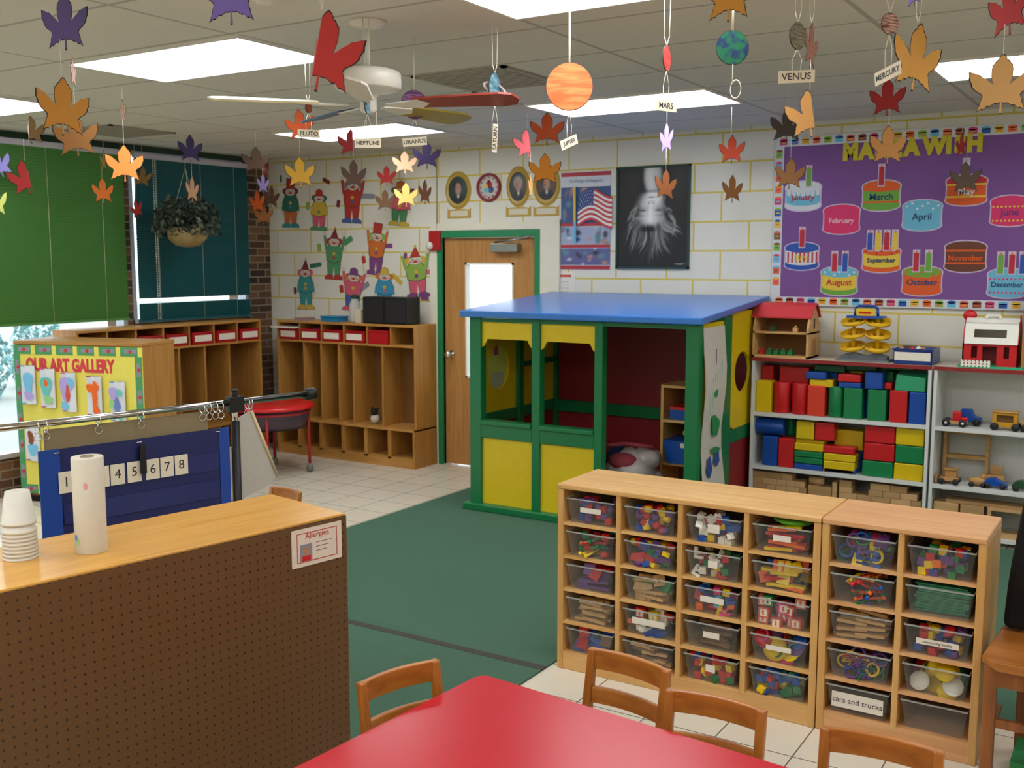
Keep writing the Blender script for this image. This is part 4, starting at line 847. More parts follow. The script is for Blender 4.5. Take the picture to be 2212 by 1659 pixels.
def vehicle(label, kind, px_, py_, body, cab, s=1.0):
    p = at(px_, py_, Y=SY+.08); z = .741 if py_ < 960 else .366
    r = thing(kind, label, 'toy vehicle', (p.x, SY+.08, z)); r.scale = (s, s, s)
    return r
r = vehicle('toy truck with a red cab and a wooden bed', 'toy_truck', 2065, 915, None, None)
b = MB(); b.box(-.08, -.03, .02, .07, .03, .035, wdd); b.build('chassis', r, .003); b = MB(); b.box(-.02, -.028, .035, .03, .028, .095, FB['r']); b.box(.03, -.026, .035, .07, .026, .06, FB['r']); b.build('cab', r, .006)
for x in (-.055, .045):
    for y in (-.036, .036): b = MB(); wheels(b, [(x, y)]); b.cyl((x, y-.008, .024), (x, y+.008, .024), .008, WPL, 10); b.build('wheel', r)
r = vehicle('dark blue toy car behind the red truck', 'toy_car', 2090, 905, None, None); r.location.y = SY+.17
b = MB(); b.prism([(-.06, .02), (.07, .02), (.07, .05), (.03, .06), (.01, .105), (-.05, .105), (-.06, .06)], -.028, .028, FB['b'], Matrix.Rotation(math.pi/2, 4, 'X')); b.build('body', r, .004)
for x in (-.035, .045):
    for y in (-.036, .036): b = MB(); wheels(b, [(x, y)]); b.build('wheel', r)
r = vehicle('yellow boxy toy bus with a window cut-out', 'toy_bus', 2172, 925, None, None); ybus = mat('bus_yellow', 'c8901c', .4)
b = MB(); b.box(-.075, -.035, .02, -.05, .035, .11, ybus); b.box(.045, -.035, .02, .07, .035, .11, ybus); b.box(-.05, -.035, .02, .045, .035, .05, ybus); b.box(-.05, -.035, .095, .045, .035, .11, ybus); b.box(-.08, -.04, .11, .075, .04, .12, wdd); b.build('body', r, .003); MB().box(-.05, -.02, .05, .045, .02, .095, mat('bus_inside', '6a4818', .7)).build('seat_row', r)
for x in (-.06, .06):
    for y in (-.042, .042): b = MB(); wheels(b, [(x, y)]); b.build('wheel', r)
r = vehicle('wooden toy wagon, last at right beside the yellow bus', 'toy_wagon', 2222, 925, None, None); MB().box(-.04, -.03, .02, .06, .03, .07, wdd).build('body', r, .004)
for x in (-.02, .04): b = MB(); wheels(b, [(x, -.036), (x, .036)]); b.each('wheel', r)
r = vehicle('wooden toy bulldozer at the left of the middle vehicle shelf', 'toy_bulldozer', 2052, 1042, None, None)
b = MB(); b.box(-.06, -.04, .02, .05, .04, .045, wdd); b.build('chassis', r, .004); b = MB(); b.box(-.03, -.03, .045, .04, .03, .09, wdd); b.box(-.035, -.035, .09, .045, .035, .10, wdd); b.build('cab', r, .003); b = MB(); b.box(-.085, -.045, .008, -.072, .045, .05, wdd); b.build('blade', r)
for x in (-.045, .04): b = MB(); wheels(b, [(x, -.046), (x, .046)], .02); b.each('wheel', r)
r = vehicle('carved wooden toy racing car with a rounded body', 'toy_car', 2112, 1052, None, None); b = MB(); b.ball((0, 0, .035), .055, wdd, 16, (1.1, .5, .5)); b.ball((.03, 0, .065), .02, wdd, 12); b.build('body', r)
for x in (-.035, .035): b = MB(); wheels(b, [(x, -.032), (x, .032)], .016); b.each('wheel', r)
for px_, mm, nm in ((2150, FB['b'], 'blue rounded toy car on the middle vehicle shelf'), (2212, mat('dark_green_toy', '1d4a28', .4), 'dark green rounded toy car at the right edge of the photo')):
    r = vehicle(nm, 'toy_car', px_, 1060, None, None); b = MB(); b.prism([(-.07, .015), (.075, .015), (.06, .035), (.02, .055), (-.01, .07), (-.045, .062), (-.068, .04)], -.026, .026, mm, Matrix.Rotation(math.pi/2, 4, 'X')); b.build('body', r, .006)
    for x in (-.045, .045): b = MB(); wheels(b, [(x, -.032), (x, .032)], .018); b.each('wheel', r)
r = thing('toy_chair', 'small wooden toy block chair behind the blue rounded car', 'toy', (at(2150, 1040, Y=SY+.2).x, SY+.2, .366)); MB().box(-.05, -.03, 0, .05, .04, .06, PLAYW).build('seat', r, .003); MB().box(-.035, .02, .06, .035, .035, .12, PLAYW).build('backrest', r, .003)
# wooden ladder frame on middle shelf
x0 = at(2035, 990, Y=SY+.22).x; x1 = at(2135, 990, Y=SY+.22).x
r = thing('toy_ladder', 'wooden ladder-like frame standing on the middle shelf behind the toy vehicles', 'toy', (x0, SY+.24, .365))
b = MB(); b.box(0, 0, 0, .022, .06, .34, PLAYW); b.box(x1-x0-.022, 0, 0, x1-x0, .06, .34, PLAYW); b.each('upright', r, .002)
for z in (.14, .30): MB().box(.022, .0, z, x1-x0-.022, .06, z+.025, PLAYW).build('rung', r)
# ---- toys on top
TZ2 = SZ+.001
bx0 = at(1625, 765, Y=SY+.03).x; bx1 = at(1745, 765, Y=SY+.03).x; bw = bx1-bx0
r = thing('toy_barn', 'open wooden toy barn with a red roof on the white shelf', 'toy barn', (bx0, SY+.03, TZ2)); bh = .36; bd = .26; M_ = Matrix.Rotation(math.pi/2, 4, 'Z') @ Matrix.Rotation(math.pi/2, 4, 'X')
side = [(0, 0), (bd, 0), (bd, .20), (bd-.03, .27), (bd-.09, .335), (bd/2, .35), (.09, .335), (.03, .27), (0, .20)]
b = MB(); b.prism(side, 0, .014, PLAYW, M_); b.build('side_wall', r); b = MB(); b.prism(side, bw-.014, bw, PLAYW, M_); b.box(bw, .07, .02, bw+.002, .18, .13, mat('barn_door', 'a8773e', .6)); b.box(bw, .115, .20, bw+.002, .14, .27, DARK); b.build('side_wall', r)
b = MB(); b.box(0, 0, 0, bw, bd, .014, PLAYW); b.box(0, 0, .165, bw, bd, .177, PLAYW); b.build('floor_board', r)
MB().box(.014, bd-.012, .014, bw-.014, bd, .33, mat('barn_back', '8c6236', .7)).build('back_wall', r)
RF = mat('barn_roof', 'c8323a', .45); b = MB()
rp = [(.02, .272), (.085, .345), (bd/2, .365), (bd-.085, .345), (bd-.02, .272)]
for i in range(4):
    (ya, za), (yb, zb_) = rp[i], rp[i+1]; b.add([(-.015, ya, za), (bw+.015, ya, za), (bw+.015, yb, zb_), (-.015, yb, zb_), (-.015, ya, za+.012), (bw+.015, ya, za+.012), (bw+.015, yb, zb_+.012), (-.015, yb, zb_+.012)], [(3, 2, 1, 0), (4, 5, 6, 7), (0, 1, 5, 4), (1, 2, 6, 5), (2, 3, 7, 6), (3, 0, 4, 7)], RF)
b.build('roof', r)
for i, (x, z, m_, nm) in enumerate([(.05, .015, FB['r'], 'tiny red toy figure inside the barn'), (.10, .015, FB['g'], 'tiny green toy inside the barn'), (.15, .015, FB['g'], 'tiny green toy inside the barn'), (.2, .015, FB['g'], 'tiny green toy inside the barn'), (.25, .015, FB['g'], 'tiny green toy inside the barn'), (.28, .178, PLAYW, 'small wooden piece in the barn loft'), (.12, .178, mat('dark_green_toy', '1d4a28', .4), 'dark green toy in the barn loft')]):
    if x > bw-.04: continue
    o = MB().box(-.016, 0, 0, .016, .03, .028, m_).ball((0, .015, .034), .01, m_, 8).build('toy_figure', loc=(bx0+x, SY+.08, TZ2+z)); tag(o, nm, 'toy', 'small toys inside the toy barn')
# marble/car ramp tower
px0 = at(1868, 770, Y=SY+.14); r = thing('ramp_tower', 'yellow spiral toy car ramp with a blue top and grey base', 'toy', (px0.x, SY+.14, TZ2)); yr = mat('ramp_yellow', 'e8b80c', .35); z_ = 0
gs = mat('ramp_grey', '6c7276', .5)
MB().prism([(-.17, -.09), (.17, -.09), (.17, .09), (-.17, .09)], 0, .012, gs).prism([(-.15, 0), (.15, 0), (.15, .035), (.08, .055), (0, .035), (-.08, .055), (-.15, .035)], -.0, .07, gs, Matrix.Translation((0, .035, .0)) @ Matrix.Rotation(math.pi/2, 4, 'X')).build('base', r)
for s in (-1, 1):
    MB().cyl((s*.078, 0, .01), (s*.078, 0, .29), .012, yr, 12).build('column', r)
    for k in range(3):
        z = .255-.085*k; b = MB(); Mq = Matrix.Translation((s*.080, 0, z)) @ Matrix.Rotation(math.radians(17), 4, 'X') @ Matrix.Rotation(math.radians(5*s), 4, 'Y')
        b.rprof([(.040, .0), (.044, -.004), (.080, -.004), (.084, .018), (.081, .018), (.077, .001), (.044, .001), (.043, .012), (.040, .012), (.040, 0)], yr, 32, Mq); b.build('ramp_loop', r)
b = MB(); b.box(-.12, -.045, .285, .12, .045, .30, BLU); b.tube([(-.075, 0, .30), (-.07, 0, .35), (-.05, 0, .365), (.05, 0, .365), (.07, 0, .35), (.075, 0, .30)], .009, BLU, 10); b.build('top_deck', r)
b = MB(); b.prism([(-.055, .0), (.055, 0), (.06, .045), (-.06, .045)], -.01, .01, YEL, Matrix.Translation((0, -.03, .302)) @ Matrix.Rotation(math.pi/2, 4, 'X')); b.prism([(-.05, 0), (0, -.025), (.05, 0)], -.01, .011, RED, Matrix.Translation((0, -.03, .302)) @ Matrix.Rotation(math.pi/2, 4, 'X')); b.box(-.04, -.042, .315, .04, -.04, .33, RED); b.build('sign_panel', r)
# blue basket bin
p0 = at(1930, 770, Y=SY+.03); p1 = at(2010, 775, Y=SY+.03); r = thing('blue_basket', 'blue plastic bin with a white label on the white shelf', 'storage bin', (p0.x, SY+.03, TZ2)); bw = p1.x-p0.x+.01; nb = mat('navy_bin', '12357f', .35); nbc = clearmat('clear_blue_bin', '2c4f9c', .6)
b = MB(); b.box(0, 0, 0, bw, .004, .10, nb); b.box(0, .27, 0, bw, .274, .10, nbc); b.box(0, 0, 0, .004, .27, .10, nbc); b.box(bw-.004, 0, 0, bw, .27, .10, nbc); b.box(0, 0, 0, bw, .27, .004, nbc); b.box(-.008, -.008, .09, bw+.008, 0, .102, nb); b.build('bin_body', r)
MB().box(.006, -.004, .025, bw-.01, 0, .078, labm).build('bin_label', r)
for i in range(5): o = MB().ball((0, 0, .02), .018, [wdd, BRN, RED, WPL, wdd][i], 10).box(-.02, -.015, 0, .02, .015, .02, [wdd, BRN, BRN, wdd, RED][i]).build('toy_animal', loc=(p0.x+.035+.033*i, SY+.10+.03*(i % 2), TZ2+.075)); tag(o, 'small toy heaped in the blue labelled bin', 'toy', 'small toys in the blue bin')
# red and white toy farm
p0 = at(2077, 778, Y=SY+.04); p1 = at(2198, 785, Y=SY+.04); fw_ = p1.x-p0.x; r = thing('toy_farm', 'red plastic toy farm barn with a white roof and picket fence', 'toy barn', (p0.x, SY+.05, TZ2)); fd = .17
b = MB(); t = .008
b.box(0, 0, .01, fw_*.16, t, .155, RED); b.box(fw_*.27, 0, .01, fw_*.36, t, .155, RED); b.box(fw_*.62, 0, .01, fw_*.74, t, .155, RED); b.box(fw_*.84, 0, .01, fw_, t, .155, RED); b.box(fw_*.16, 0, .01, fw_*.27, t, .06, RED); b.box(fw_*.16, 0, .135, fw_*.27, t, .155, RED); b.box(fw_*.74, 0, .01, fw_*.84, t, .06, RED); b.box(fw_*.74, 0, .135, fw_*.84, t, .155, RED); b.box(fw_*.36, 0, .135, fw_*.62, t, .155, RED)
b.box(0, fd-t, .01, fw_, fd, .155, mat('inner_red', '7a1418', .5)); b.build('front_wall', r)
Mx = Matrix.Rotation(math.pi/2, 4, 'Z') @ Matrix.Rotation(math.pi/2, 4, 'X'); gab = [(0, .01), (fd, .01), (fd, .16), (fd-.02, .24), (fd/2, .33), (.02, .24), (0, .16)]
b = MB(); b.prism(gab, 0, t, RED, Mx); b.prism(gab, fw_-t, fw_, RED, Mx); b.each('gable_wall', r)
b = MB(); q = [(-.012, .15), (.0, .255), (.05, .30)]
def sl(y0, z0, y1, z1, xa, xb, m_=WPL): b.add([(xa, y0, z0), (xb, y0, z0), (xb, y1, z1), (xa, y1, z1), (xa, y0+.004, z0+.008), (xb, y0+.004, z0+.008), (xb, y1+.004, z1+.008), (xa, y1+.004, z1+.008)], [(3, 2, 1, 0), (4, 5, 6, 7), (0, 1, 5, 4), (1, 2, 6, 5), (2, 3, 7, 6), (3, 0, 4, 7)], m_)
def lerp(t_): return (-.012+.03*t_, .15+.125*t_)
y0_, z0_ = lerp(0); ya, za = lerp(.25); yb, zb_ = lerp(.72); y1_, z1_ = lerp(1)
sl(y0_, z0_, ya, za, .01, fw_-.005); sl(yb, zb_, y1_, z1_, .01, fw_-.005); sl(ya, za, yb, zb_, .01, fw_*.2); sl(ya, za, yb, zb_, fw_*.78, fw_-.005); sl(y1_, z1_, .07, .30, .01, fw_-.005); sl(fd-.06, .30, fd+.01, .16, .01, fw_-.005); b.build('roof', r)
b = MB(); b.tube([(fw_*.38, .06, .30), (fw_*.4, .06, .325), (fw_*.62, .06, .325), (fw_*.64, .06, .30)], .009, WPL, 10); b.build('handle', r)
MB().ball((0, 0, 0), .035, RED, 16, (1.2, .6, 1)).cyl((0, 0, -.1), (0, 0, -.01), .02, RED, 12).build('silo_top', r, loc=(.02, .1, .32))
b = MB(); b.prism([(-.02, -.03), (fw_+.03, -.03), (fw_+.04, fd+.01), (-.03, fd+.01)], 0, .012, mat('farm_green', '1fa878', .45)); b.build('ground_plate', r)
b = MB(); 
for k in range(8): b.box(.0+k*.022, -.034, .006, .014+k*.022, -.028, .048, WPL)
b.box(0, -.036, .014, .17, -.028, .022, WPL); b.box(0, -.036, .032, .17, -.028, .039, WPL); b.build('picket_fence', r)
tag(MB().box(0, 0, 0, .3, .25, .50, wood('cabinet_edge', 'b98746', '9a6a2e', .5, 2)).build('wooden_box', loc=(at(2206, 700, Y=SY+.04).x+.01, SY+.04, TZ2), bevel=.004), 'brown wooden case cut by the right edge of the photo above the white shelf', 'case')
# ================================================================ playhouse
PX0, PX1, PY0, PY1 = -4.19, -2.455, 6.10, 7.30
r = thing('playhouse', 'green framed indoor playhouse with yellow panels and a blue roof', 'playhouse', (PX0, PY0, .008)); pw_ = PX1-PX0; pd = PY1-PY0
gm = mat('playhouse_green', '0e7440', .35); ym = mat('playhouse_yellow', 'e6c60e', .4); rm = mat('playhouse_red', '8a161a', .5); bm_ = mat('playhouse_blue', '3a7aca', .25)
def pzt(y): return 1.385+.10*y/pd      # roof rises gently to the wall
for (a, c2, nm) in [(0, .095, 0), (.515, .58, 0), (1.0, 1.06, 0), (pw_-.09, pw_, 0)]: MB().box(a, 0, .05, c2, .07, 1.385, gm).build('post', r, .004)
for (y0, y1) in [(.44, .58), (pd-.07, pd)]: MB().box(pw_-.07, y0, .0, pw_, y1, pzt(y0), gm).build('post', r, .004)
for y0 in (.56, pd-.07): MB().box(0, y0, 0, .07, y0+.07, pzt(y0), gm).build('post', r, .004)
MB().box(-.04, -.045, 0, pw_+.03, .09, .05, gm).build('base_rail', r, .008); b = MB(); b.box(-.02, .09, 0, .07, pd, .045, gm); b.box(pw_-.07, .09, 0, pw_, pd, .045, gm); b.each('base_rail', r)
b = MB(); b.box(.095, .0, .53, .515, .06, .64, gm); b.box(.58, 0, .53, 1.0, .06, .64, gm); b.box(.095, -.02, .625, .515, .08, .655, gm); b.box(.58, -.02, .625, 1.0, .08, .655, gm); b.each('window_rail', r, .004)
b = MB(); b.box(.004, .07, .60, .06, pd-.004, .68, gm); b.box(pw_-.05, .07, .55, pw_-.004, pd-.004, .64, gm); b.box(.07, pd-.06, .58, pw_-.07, pd, .67, gm); b.box(.004, .005, 1.355, pw_-.004, .056, 1.382, gm); b.each('side_rail', r)
for (a, c2) in [(.095, .515), (.58, 1.0)]:
    MB().box(a, .02, .05, c2, .04, .53, ym).build('lower_panel', r)
    q = .045; pts = [(a, 1.36), (a, 1.175), (a+.02, 1.19), (a+q, 1.235), (c2-q, 1.235), (c2-.02, 1.19), (c2, 1.175), (c2, 1.36)]
    MB().prism(pts, -.04, -.02, ym, WM := Matrix.Rotation(math.pi/2, 4, 'X')).build('upper_panel', r)
MB().box(.07, pd-.03, .05, pw_-.07, pd-.01, 1.48, rm).build('back_panel', r)
MX = Matrix.Rotation(math.pi/2, 4, 'Z') @ Matrix.Rotation(math.pi/2, 4, 'X')   # (y,z,x)
def holepanel(y0, y1, z0, z1, cy, cz, ry, rz, xa, xb, m_, nm):
    b = MB(); N = 32; ell_ = [(cy+ry*math.cos(2*math.pi*k/N), cz+rz*math.sin(2*math.pi*k/N)) for k in range(N)]; out = []
    for (u, v) in ell_:
        du, dv = u-cy, v-cz; s = min(((y1-cy) if du > 0 else (cy-y0))/max(abs(du), 1e-6), ((z1-cz) if dv > 0 else (cz-z0))/max(abs(dv), 1e-6)); out.append((cy+du*s, cz+dv*s))
    V = [(xa, u, v) for u, v in ell_]+[(xa, u, v) for u, v in out]+[(xb, u, v) for u, v in ell_]+[(xb, u, v) for u, v in out]; fs = []
    for k in range(N): j = (k+1) % N; fs += [(k, j, N+j, N+k), (2*N+k, 3*N+k, 3*N+j, 2*N+j), (k, 2*N+k, 2*N+j, j)]
    b.add(V, fs, m_)
    for (u, v) in ((y0, z0), (y1, z0), (y1, z1), (y0, z1)): b.box(xa, max(y0, u-.03), max(z0, v-.03), xb, min(y1, u+.03), min(z1, v+.03), m_)
    return b.build(nm, r)
holepanel(.07, .56, .68, 1.38, .32, 1.00, .14, .165, .02, .04, ym, 'porthole_panel'); MB().box(.02, .63, .68, .04, pd-.07, 1.38, ym).build('side_panel', r); MB().box(.045, .63, .98, .07, pd-.07, 1.02, gm).build('side_rail', r); MB().box(.02, .07, .05, .04, pd-.07, .6, rm).build('side_panel', r)
holepanel(.58, pd-.07, .64, 1.44, .82, 1.02, .15, .14, pw_-.03, pw_-.01, ym, 'porthole_panel')
MB().box(pw_-.03, .07, .64, pw_-.01, .44, 1.39, ym).build('side_panel', r); MB().box(pw_-.03, .07, .05, pw_-.01, pd-.07, .55, rm).build('side_panel', r)
pts = [(-.05, 1.385), (pd+.03, 1.49), (pd+.03, 1.53), (-.05, 1.43)]
MB().prism([(y, z+.002) for y, z in pts], -.05, pw_+.035, bm_, MX).build('roof', r, .008)
# paper slips, and a lime sheet coloured as the light through the left porthole
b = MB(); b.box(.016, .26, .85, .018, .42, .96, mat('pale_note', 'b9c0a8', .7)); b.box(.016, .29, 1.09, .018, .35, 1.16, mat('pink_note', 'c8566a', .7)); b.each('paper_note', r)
MB().box(.008, .12, .82, .012, .54, 1.20, mat('lime_light', 'd6dc6e', .5)).build('porthole_light_sheet', r)
MB().box(.07, .07, .0, pw_-.07, pd-.07, .012, rm).build('floor_panel', r)
# painted paper on the right side
r = thing('painted_banner', 'long white paper with green and blue paint hanging on the playhouse side', 'painting', (PX1+.004, PY0+.06, .01))
b = MB(); N = 10; V = []; 
for i in range(N+1):
    z = .03+1.33*i/N; x = .008+.012*math.sin(i*1.1); V += [(x, .0, z), (x-.002, .36+.02*math.sin(i*.9), z), (x+.002, .36+.02*math.sin(i*.9), z), (x+.004, .0, z)]
fs = [(0, 1, 2, 3), (4*N, 4*N+3, 4*N+2, 4*N+1)]
for i in range(N):
    for j in range(4): fs.append((4*i+j, 4*i+(j+1) % 4, 4*i+4+(j+1) % 4, 4*i+4+j))
b.add(V, fs, mat('craft_paper', 'cfc9bc', .85)); b.build('paper', r)
def blob(u, v, ru, rv, m_, b, k=0): b.prism([(u+ru*math.cos(t)*(1+.25*math.sin(3*t+k)), v+rv*math.sin(t)*(1+.2*math.cos(2*t+k))) for t in [j*2*math.pi/20 for j in range(20)]], .020+.0004*k, .0235+.0004*k, m_, MX)
b = MB(); gp = mat('paint_green', '1d8a50', .6); bp_ = mat('paint_blue', '2450a0', .6)
blob(.18, .72, .06, .075, gp, b, 1); blob(.19, .56, .07, .02, gp, b, 2); blob(.09, .46, .04, .06, bp_, b, 3); blob(.22, .50, .04, .045, bp_, b, 4); blob(.18, .93, .03, .025, gp, b, 5)
for k in range(6): b.box(.020, .08+.04*k, .8+.05*k, .0225, .083+.04*k, 1.0+.03*k, mat('pale_green_line', '9ac0a4', .8))
b.box(.020, .17, 1.12, .0225, .176, 1.22, ink); b.build('paint', r)
# inside the playhouse: shelf with bins, toy bundle
r = thing('play_shelf', 'small wooden shelf inside the playhouse with blue bins', 'shelf unit', (-2.93, 6.60, .021)); 
b = MB(); b.box(0, 0, 0, .02, .3, .92, MAPLEV); b.box(.38, 0, 0, .40, .3, .92, MAPLEV); b.each('side_panel', r)
for z in (.04, .36, .66, .9): MB().box(.02, 0, z, .38, .3, z+.018, MAPLE).build('shelf', r)
MB().box(.02, .29, .04, .38, .3, .9, mat('cubby_back', '6b4a26', .7)).build('back_panel', r)
r = thing('blue_bin', 'blue bin holding a yellow toy on the shelf inside the playhouse', 'storage bin', (-2.90, 6.58, .40)); MB().prism([(.03, 0), (.30, 0), (.33, .16), (0, .16)], -.28, 0, BLU, Matrix.Rotation(math.pi/2, 4, 'X')).build('bin_body', r); MB().box(.13, -.004, .115, .22, -.001, .145, labm).build('bin_label', r)
tag(MB().ball((0, 0, 0), .07, YEL, 14, (1.2, .8, .6)).build('yellow_toy', loc=(-2.72, 6.70, .60)), 'yellow toy on top of the blue bin in the playhouse', 'toy')
r = thing('blue_box', 'blue box with a red lid on the upper playhouse shelf', 'storage bin', (-2.87, 6.62, .70)); MB().box(0, 0, 0, .28, .2, .07, BLU).build('bin_body', r); MB().box(-.005, -.005, .07, .285, .205, .09, FB['r']).build('lid', r)
r = thing('dress_up_bundle', 'heap of plastic-wrapped red, white and blue dress-up cloths in the playhouse doorway', 'cloth bundle', (-3.1, 6.45, .02)); 
bw_ = mat('cloudy_plastic', 'b5aca6', .3, noise=.35, scale=14)
b = MB(); b.ball((.02, 0, .25), .20, bw_, 18, (1, .9, 1.2)); b.ball((.14, .05, .2), .14, bw_, 14); b.ball((.12, .02, .42), .1, bw_, 14, (1.3, 1, .7)); o = b.build('plastic_wrap', r); d_ = o.modifiers.new('crumple', 'DISPLACE'); tx = bpy.data.textures.new('crumple', 'CLOUDS'); tx.noise_scale = .08; d_.texture = tx; d_.strength = .05
s_ = o.modifiers.new('sub', 'SUBSURF'); s_.levels = 1; s_.render_levels = 1; o.modifiers.move(1, 0)
b = MB(); b.ball((-.08, -.10, .16), .11, mat('wine_cloth', '6a1c24', .8), 14); b.ball((0, -.08, .40), .08, mat('rose_cloth', '9a3a46', .8), 12, (1.4, 1, .8)); b.build('red_cloth', r); b = MB(); b.ball((-.08, 0, .36), .10, mat('navy_cloth', '17264e', .8), 12, (1, 1, 1.4)); b.tube([(-.12, -.1, .5), (.02, -.1, .53), (.2, -.02, .51)], .014, mat('rose_cloth', '9a3a46', .8)); b.build('blue_cloth', r)
# ================================================================ bulletin board
BX0, BX1, BZ0, BZ1 = -2.355, .55, 1.535, 2.585
r = thing('bulletin_board', 'large purple birthday bulletin board with a cake-patterned border', 'bulletin board', (BX0, YB, BZ0)); bl_ = BX1-BX0; bh = BZ1-BZ0
purp = mat('purple_paper', '7a5090', .8, noise=.05, scale=3)
MB().box(0, -.016, 0, bl_, -.001, bh, purp).build('backing_paper', r)
MB().box(-.075, -.014, -.06, bl_, -.001, bh+.06, mat('cork_rim', 'c8c4b8', .6)).build('board_edge', r)
bc = [mat('border_pink', 'd83a78', .7), LBLU, mat('border_yellow', 'e2bc40', .7), ORG, mat('border_lime', '8ab83c', .7), BLU, mat('border_salmon', 'd8604a', .7), mat('border_brown', '8a4a30', .7)]
b = MB(); bw2 = mat('border_white', 'cfd4d8', .7)
def bseg(x0, z0, x1, z1): b.box(x0, -.019, z0, x1, -.0165, z1, bw2)
bseg(-.065, bh, bl_, bh+.065); bseg(-.065, -.06, bl_, 0); bseg(-.065, 0, 0, bh)
k = 0
for zc in (bh+.032, -.03):
    x = -.04
    while x < bl_-.07:
        c_ = bc[k % 8]; c2 = bc[(k*3+2) % 8]; b.prism(ell(x+.035, zc+.014, .028, .011, 14), .0195, .0202, c_, WM); b.box(x+.009, -.0202, zc-.02, x+.061, -.0195, zc+.012, c2 if k % 2 else c_); b.box(x+.02, -.0206, zc-.008, x+.05, -.0202, zc-.002, bc[(k+4) % 8]); x += .077; k += 1
z = bh-.05
while z > .04:
    c_ = bc[(k*5) % 8]; b.box(-.056, -.0202, z-.028, -.010, -.0195, z+.022, c_); b.prism(ell(-.033, z+.022, .022, .009, 14), .0195, .0205, bc[(k+3) % 8], WM); b.box(-.045, -.0206, z-.010, -.02, -.0202, z, bc[(k+1) % 8]); z -= .081; k += 1
b.build('border', r)
yl = mat('letter_olive', 'c8b820', .6)
p = lambda x, y: at(x, y, Y=YB)
for s_, x_, y_, wd_ in [('M', 1839, 330, 'MAKE'), ('A', 1873, 328, 'MAKE'), ('K', 1906, 325, 'MAKE'), ('E', 1938, 323, 'MAKE'), ('A', 1971, 320, 'A'), ('W', 2020, 317, 'WISH'), ('I', 2051, 315, 'WISH'), ('S', 2075, 314, 'WISH'), ('H', 2107, 311, 'WISH')]:
    q_ = p(x_, y_); o = text(s_, .145, yl, 'board_letter', None, (q_.x, YB-.020, q_.z), WALLROT, .003, .011, .88)
    tag(o, ('olive yellow letter %s of the word %s on the purple board' % (s_, wd_)) if wd_ != 'A' else 'olive yellow letter A standing alone between two words on the purple board', 'letter', 'MAKE A WISH letters')
def cake(month, cx, cy, wpx, hpx, top, mid, low, tcol, candles, extra=None, shape='round'):
    px_, py_ = 1650+cx*.2541, 280+cy*.2541; c_ = p(px_, py_); 
    wd = abs(p(px_+wpx*.127, py_).x-p(px_-wpx*.127, py_).x); ht = abs(p(px_, py_-hpx*.127).z-p(px_, py_+hpx*.127).z)
    r = thing('cake_cutout', 'birthday cake cutout for %s on the purple board' % month, 'cake cutout', (c_.x, YB-.0165, c_.z), group='monthly birthday cake cutouts'); hw, hh_ = wd/2, ht/2
    def outl(e): return ell(0, -hh_*.70, hw+e, hh_*.34+e, 14, 180, 360)+[(hw*.96+e, -hh_*.4), (hw*.96+e, hh_*.3)]+ell(0, hh_*.62, hw+e, hh_*.40+e, 14, 0, 180)+[(-hw*.96-e, hh_*.3), (-hw*.96-e, -hh_*.4)]
    MB().prism(outl(.008), 0, .002, mat('cutout_edge', 'c9b9d2', .7), WM).prism(outl(0), .002, .003, low, WM).prism(ell(0, -hh_*.42, hw*.95, hh_*.28, 12, 180, 360)+[(hw*.95, hh_*.42), (-hw*.95, hh_*.42)], .003, .0037, mid, WM).prism(ell(0, hh_*.62, hw*.98, hh_*.38), .0037, .0044, top, WM).build('cake_layer', r)
    if extra:
        kind, m_ = extra; b = MB()
        if kind == 'dots':
            for k in range(7): b.prism(ell(-hw*.8+k*hw*.27, hh_*(.62+.22*math.sin(k*2.1)), hw*.07, hw*.06, 10), .0044, .005, m_, WM)
        if kind == 'rows':
            for k in range(9):
                for zz in (.28, -.68): b.prism(ell(-hw*.86+k*hw*.215, hh_*zz, hw*.06, hw*.06, 8), .0044, .005, m_, WM)
        if kind == 'stripes':
            for zz in (.38, -.45): b.box(-hw*.96, -.005, hh_*zz-.006, hw*.96, -.0044, hh_*zz+.006, m_)
        if kind == 'vert':
            for k in range(8): b.box(-hw*.85+k*hw*.24, -.005, -hh_*.5, -hw*.75+k*hw*.24, -.0044, hh_*.3, m_)
        if kind == 'drip':
            for k in range(7): b.prism(ell(-hw*.8+k*hw*.27, hh_*(.25-.1*(k % 2)), hw*.12, hh_*.25, 12), .0044, .005, m_, WM)
        b.build('icing', r)
    for (cx2, m_) in candles:
        xx = cx2*hw; b = MB(); e = .006; h0 = hh_*.6; h1 = hh_+.105; b.box(xx-.017-e, -.0045, h0, xx+.017+e, -.004, h1+e, MC['cutout_edge']); b.box(xx-.017, -.0058, h0+.008, xx+.017, -.0045, h1-.014, m_); b.prism([(xx-.008, h1-.016), (xx+.008, h1-.016), (xx, h1+.004)], .0045, .0058, ORG, WM); b.build('candle', r)
    text(month, min(.062, wd*1.55/len(month)), tcol, 'lettering', r, (0, -.0055, -hh_*.12), WALLROT, .0006, .001)
cy_ = mat('cake_yellow', 'e0c040', .7); cgn = mat('cake_green', '6aa43c', .7); cor = mat('cake_orange', 'dc5a20', .7); cbn = mat('cake_brown', '6a3a26', .7); ccy = mat('cake_sky', '6ab4d0', .7); cpk = mat('cake_pink', 'd83068', .7); crd = mat('cake_crimson', 'b82838', .7); navy = mat('navy_ink', '24406a', .7); cwh = mat('cake_white', 'd0d4d8', .6)
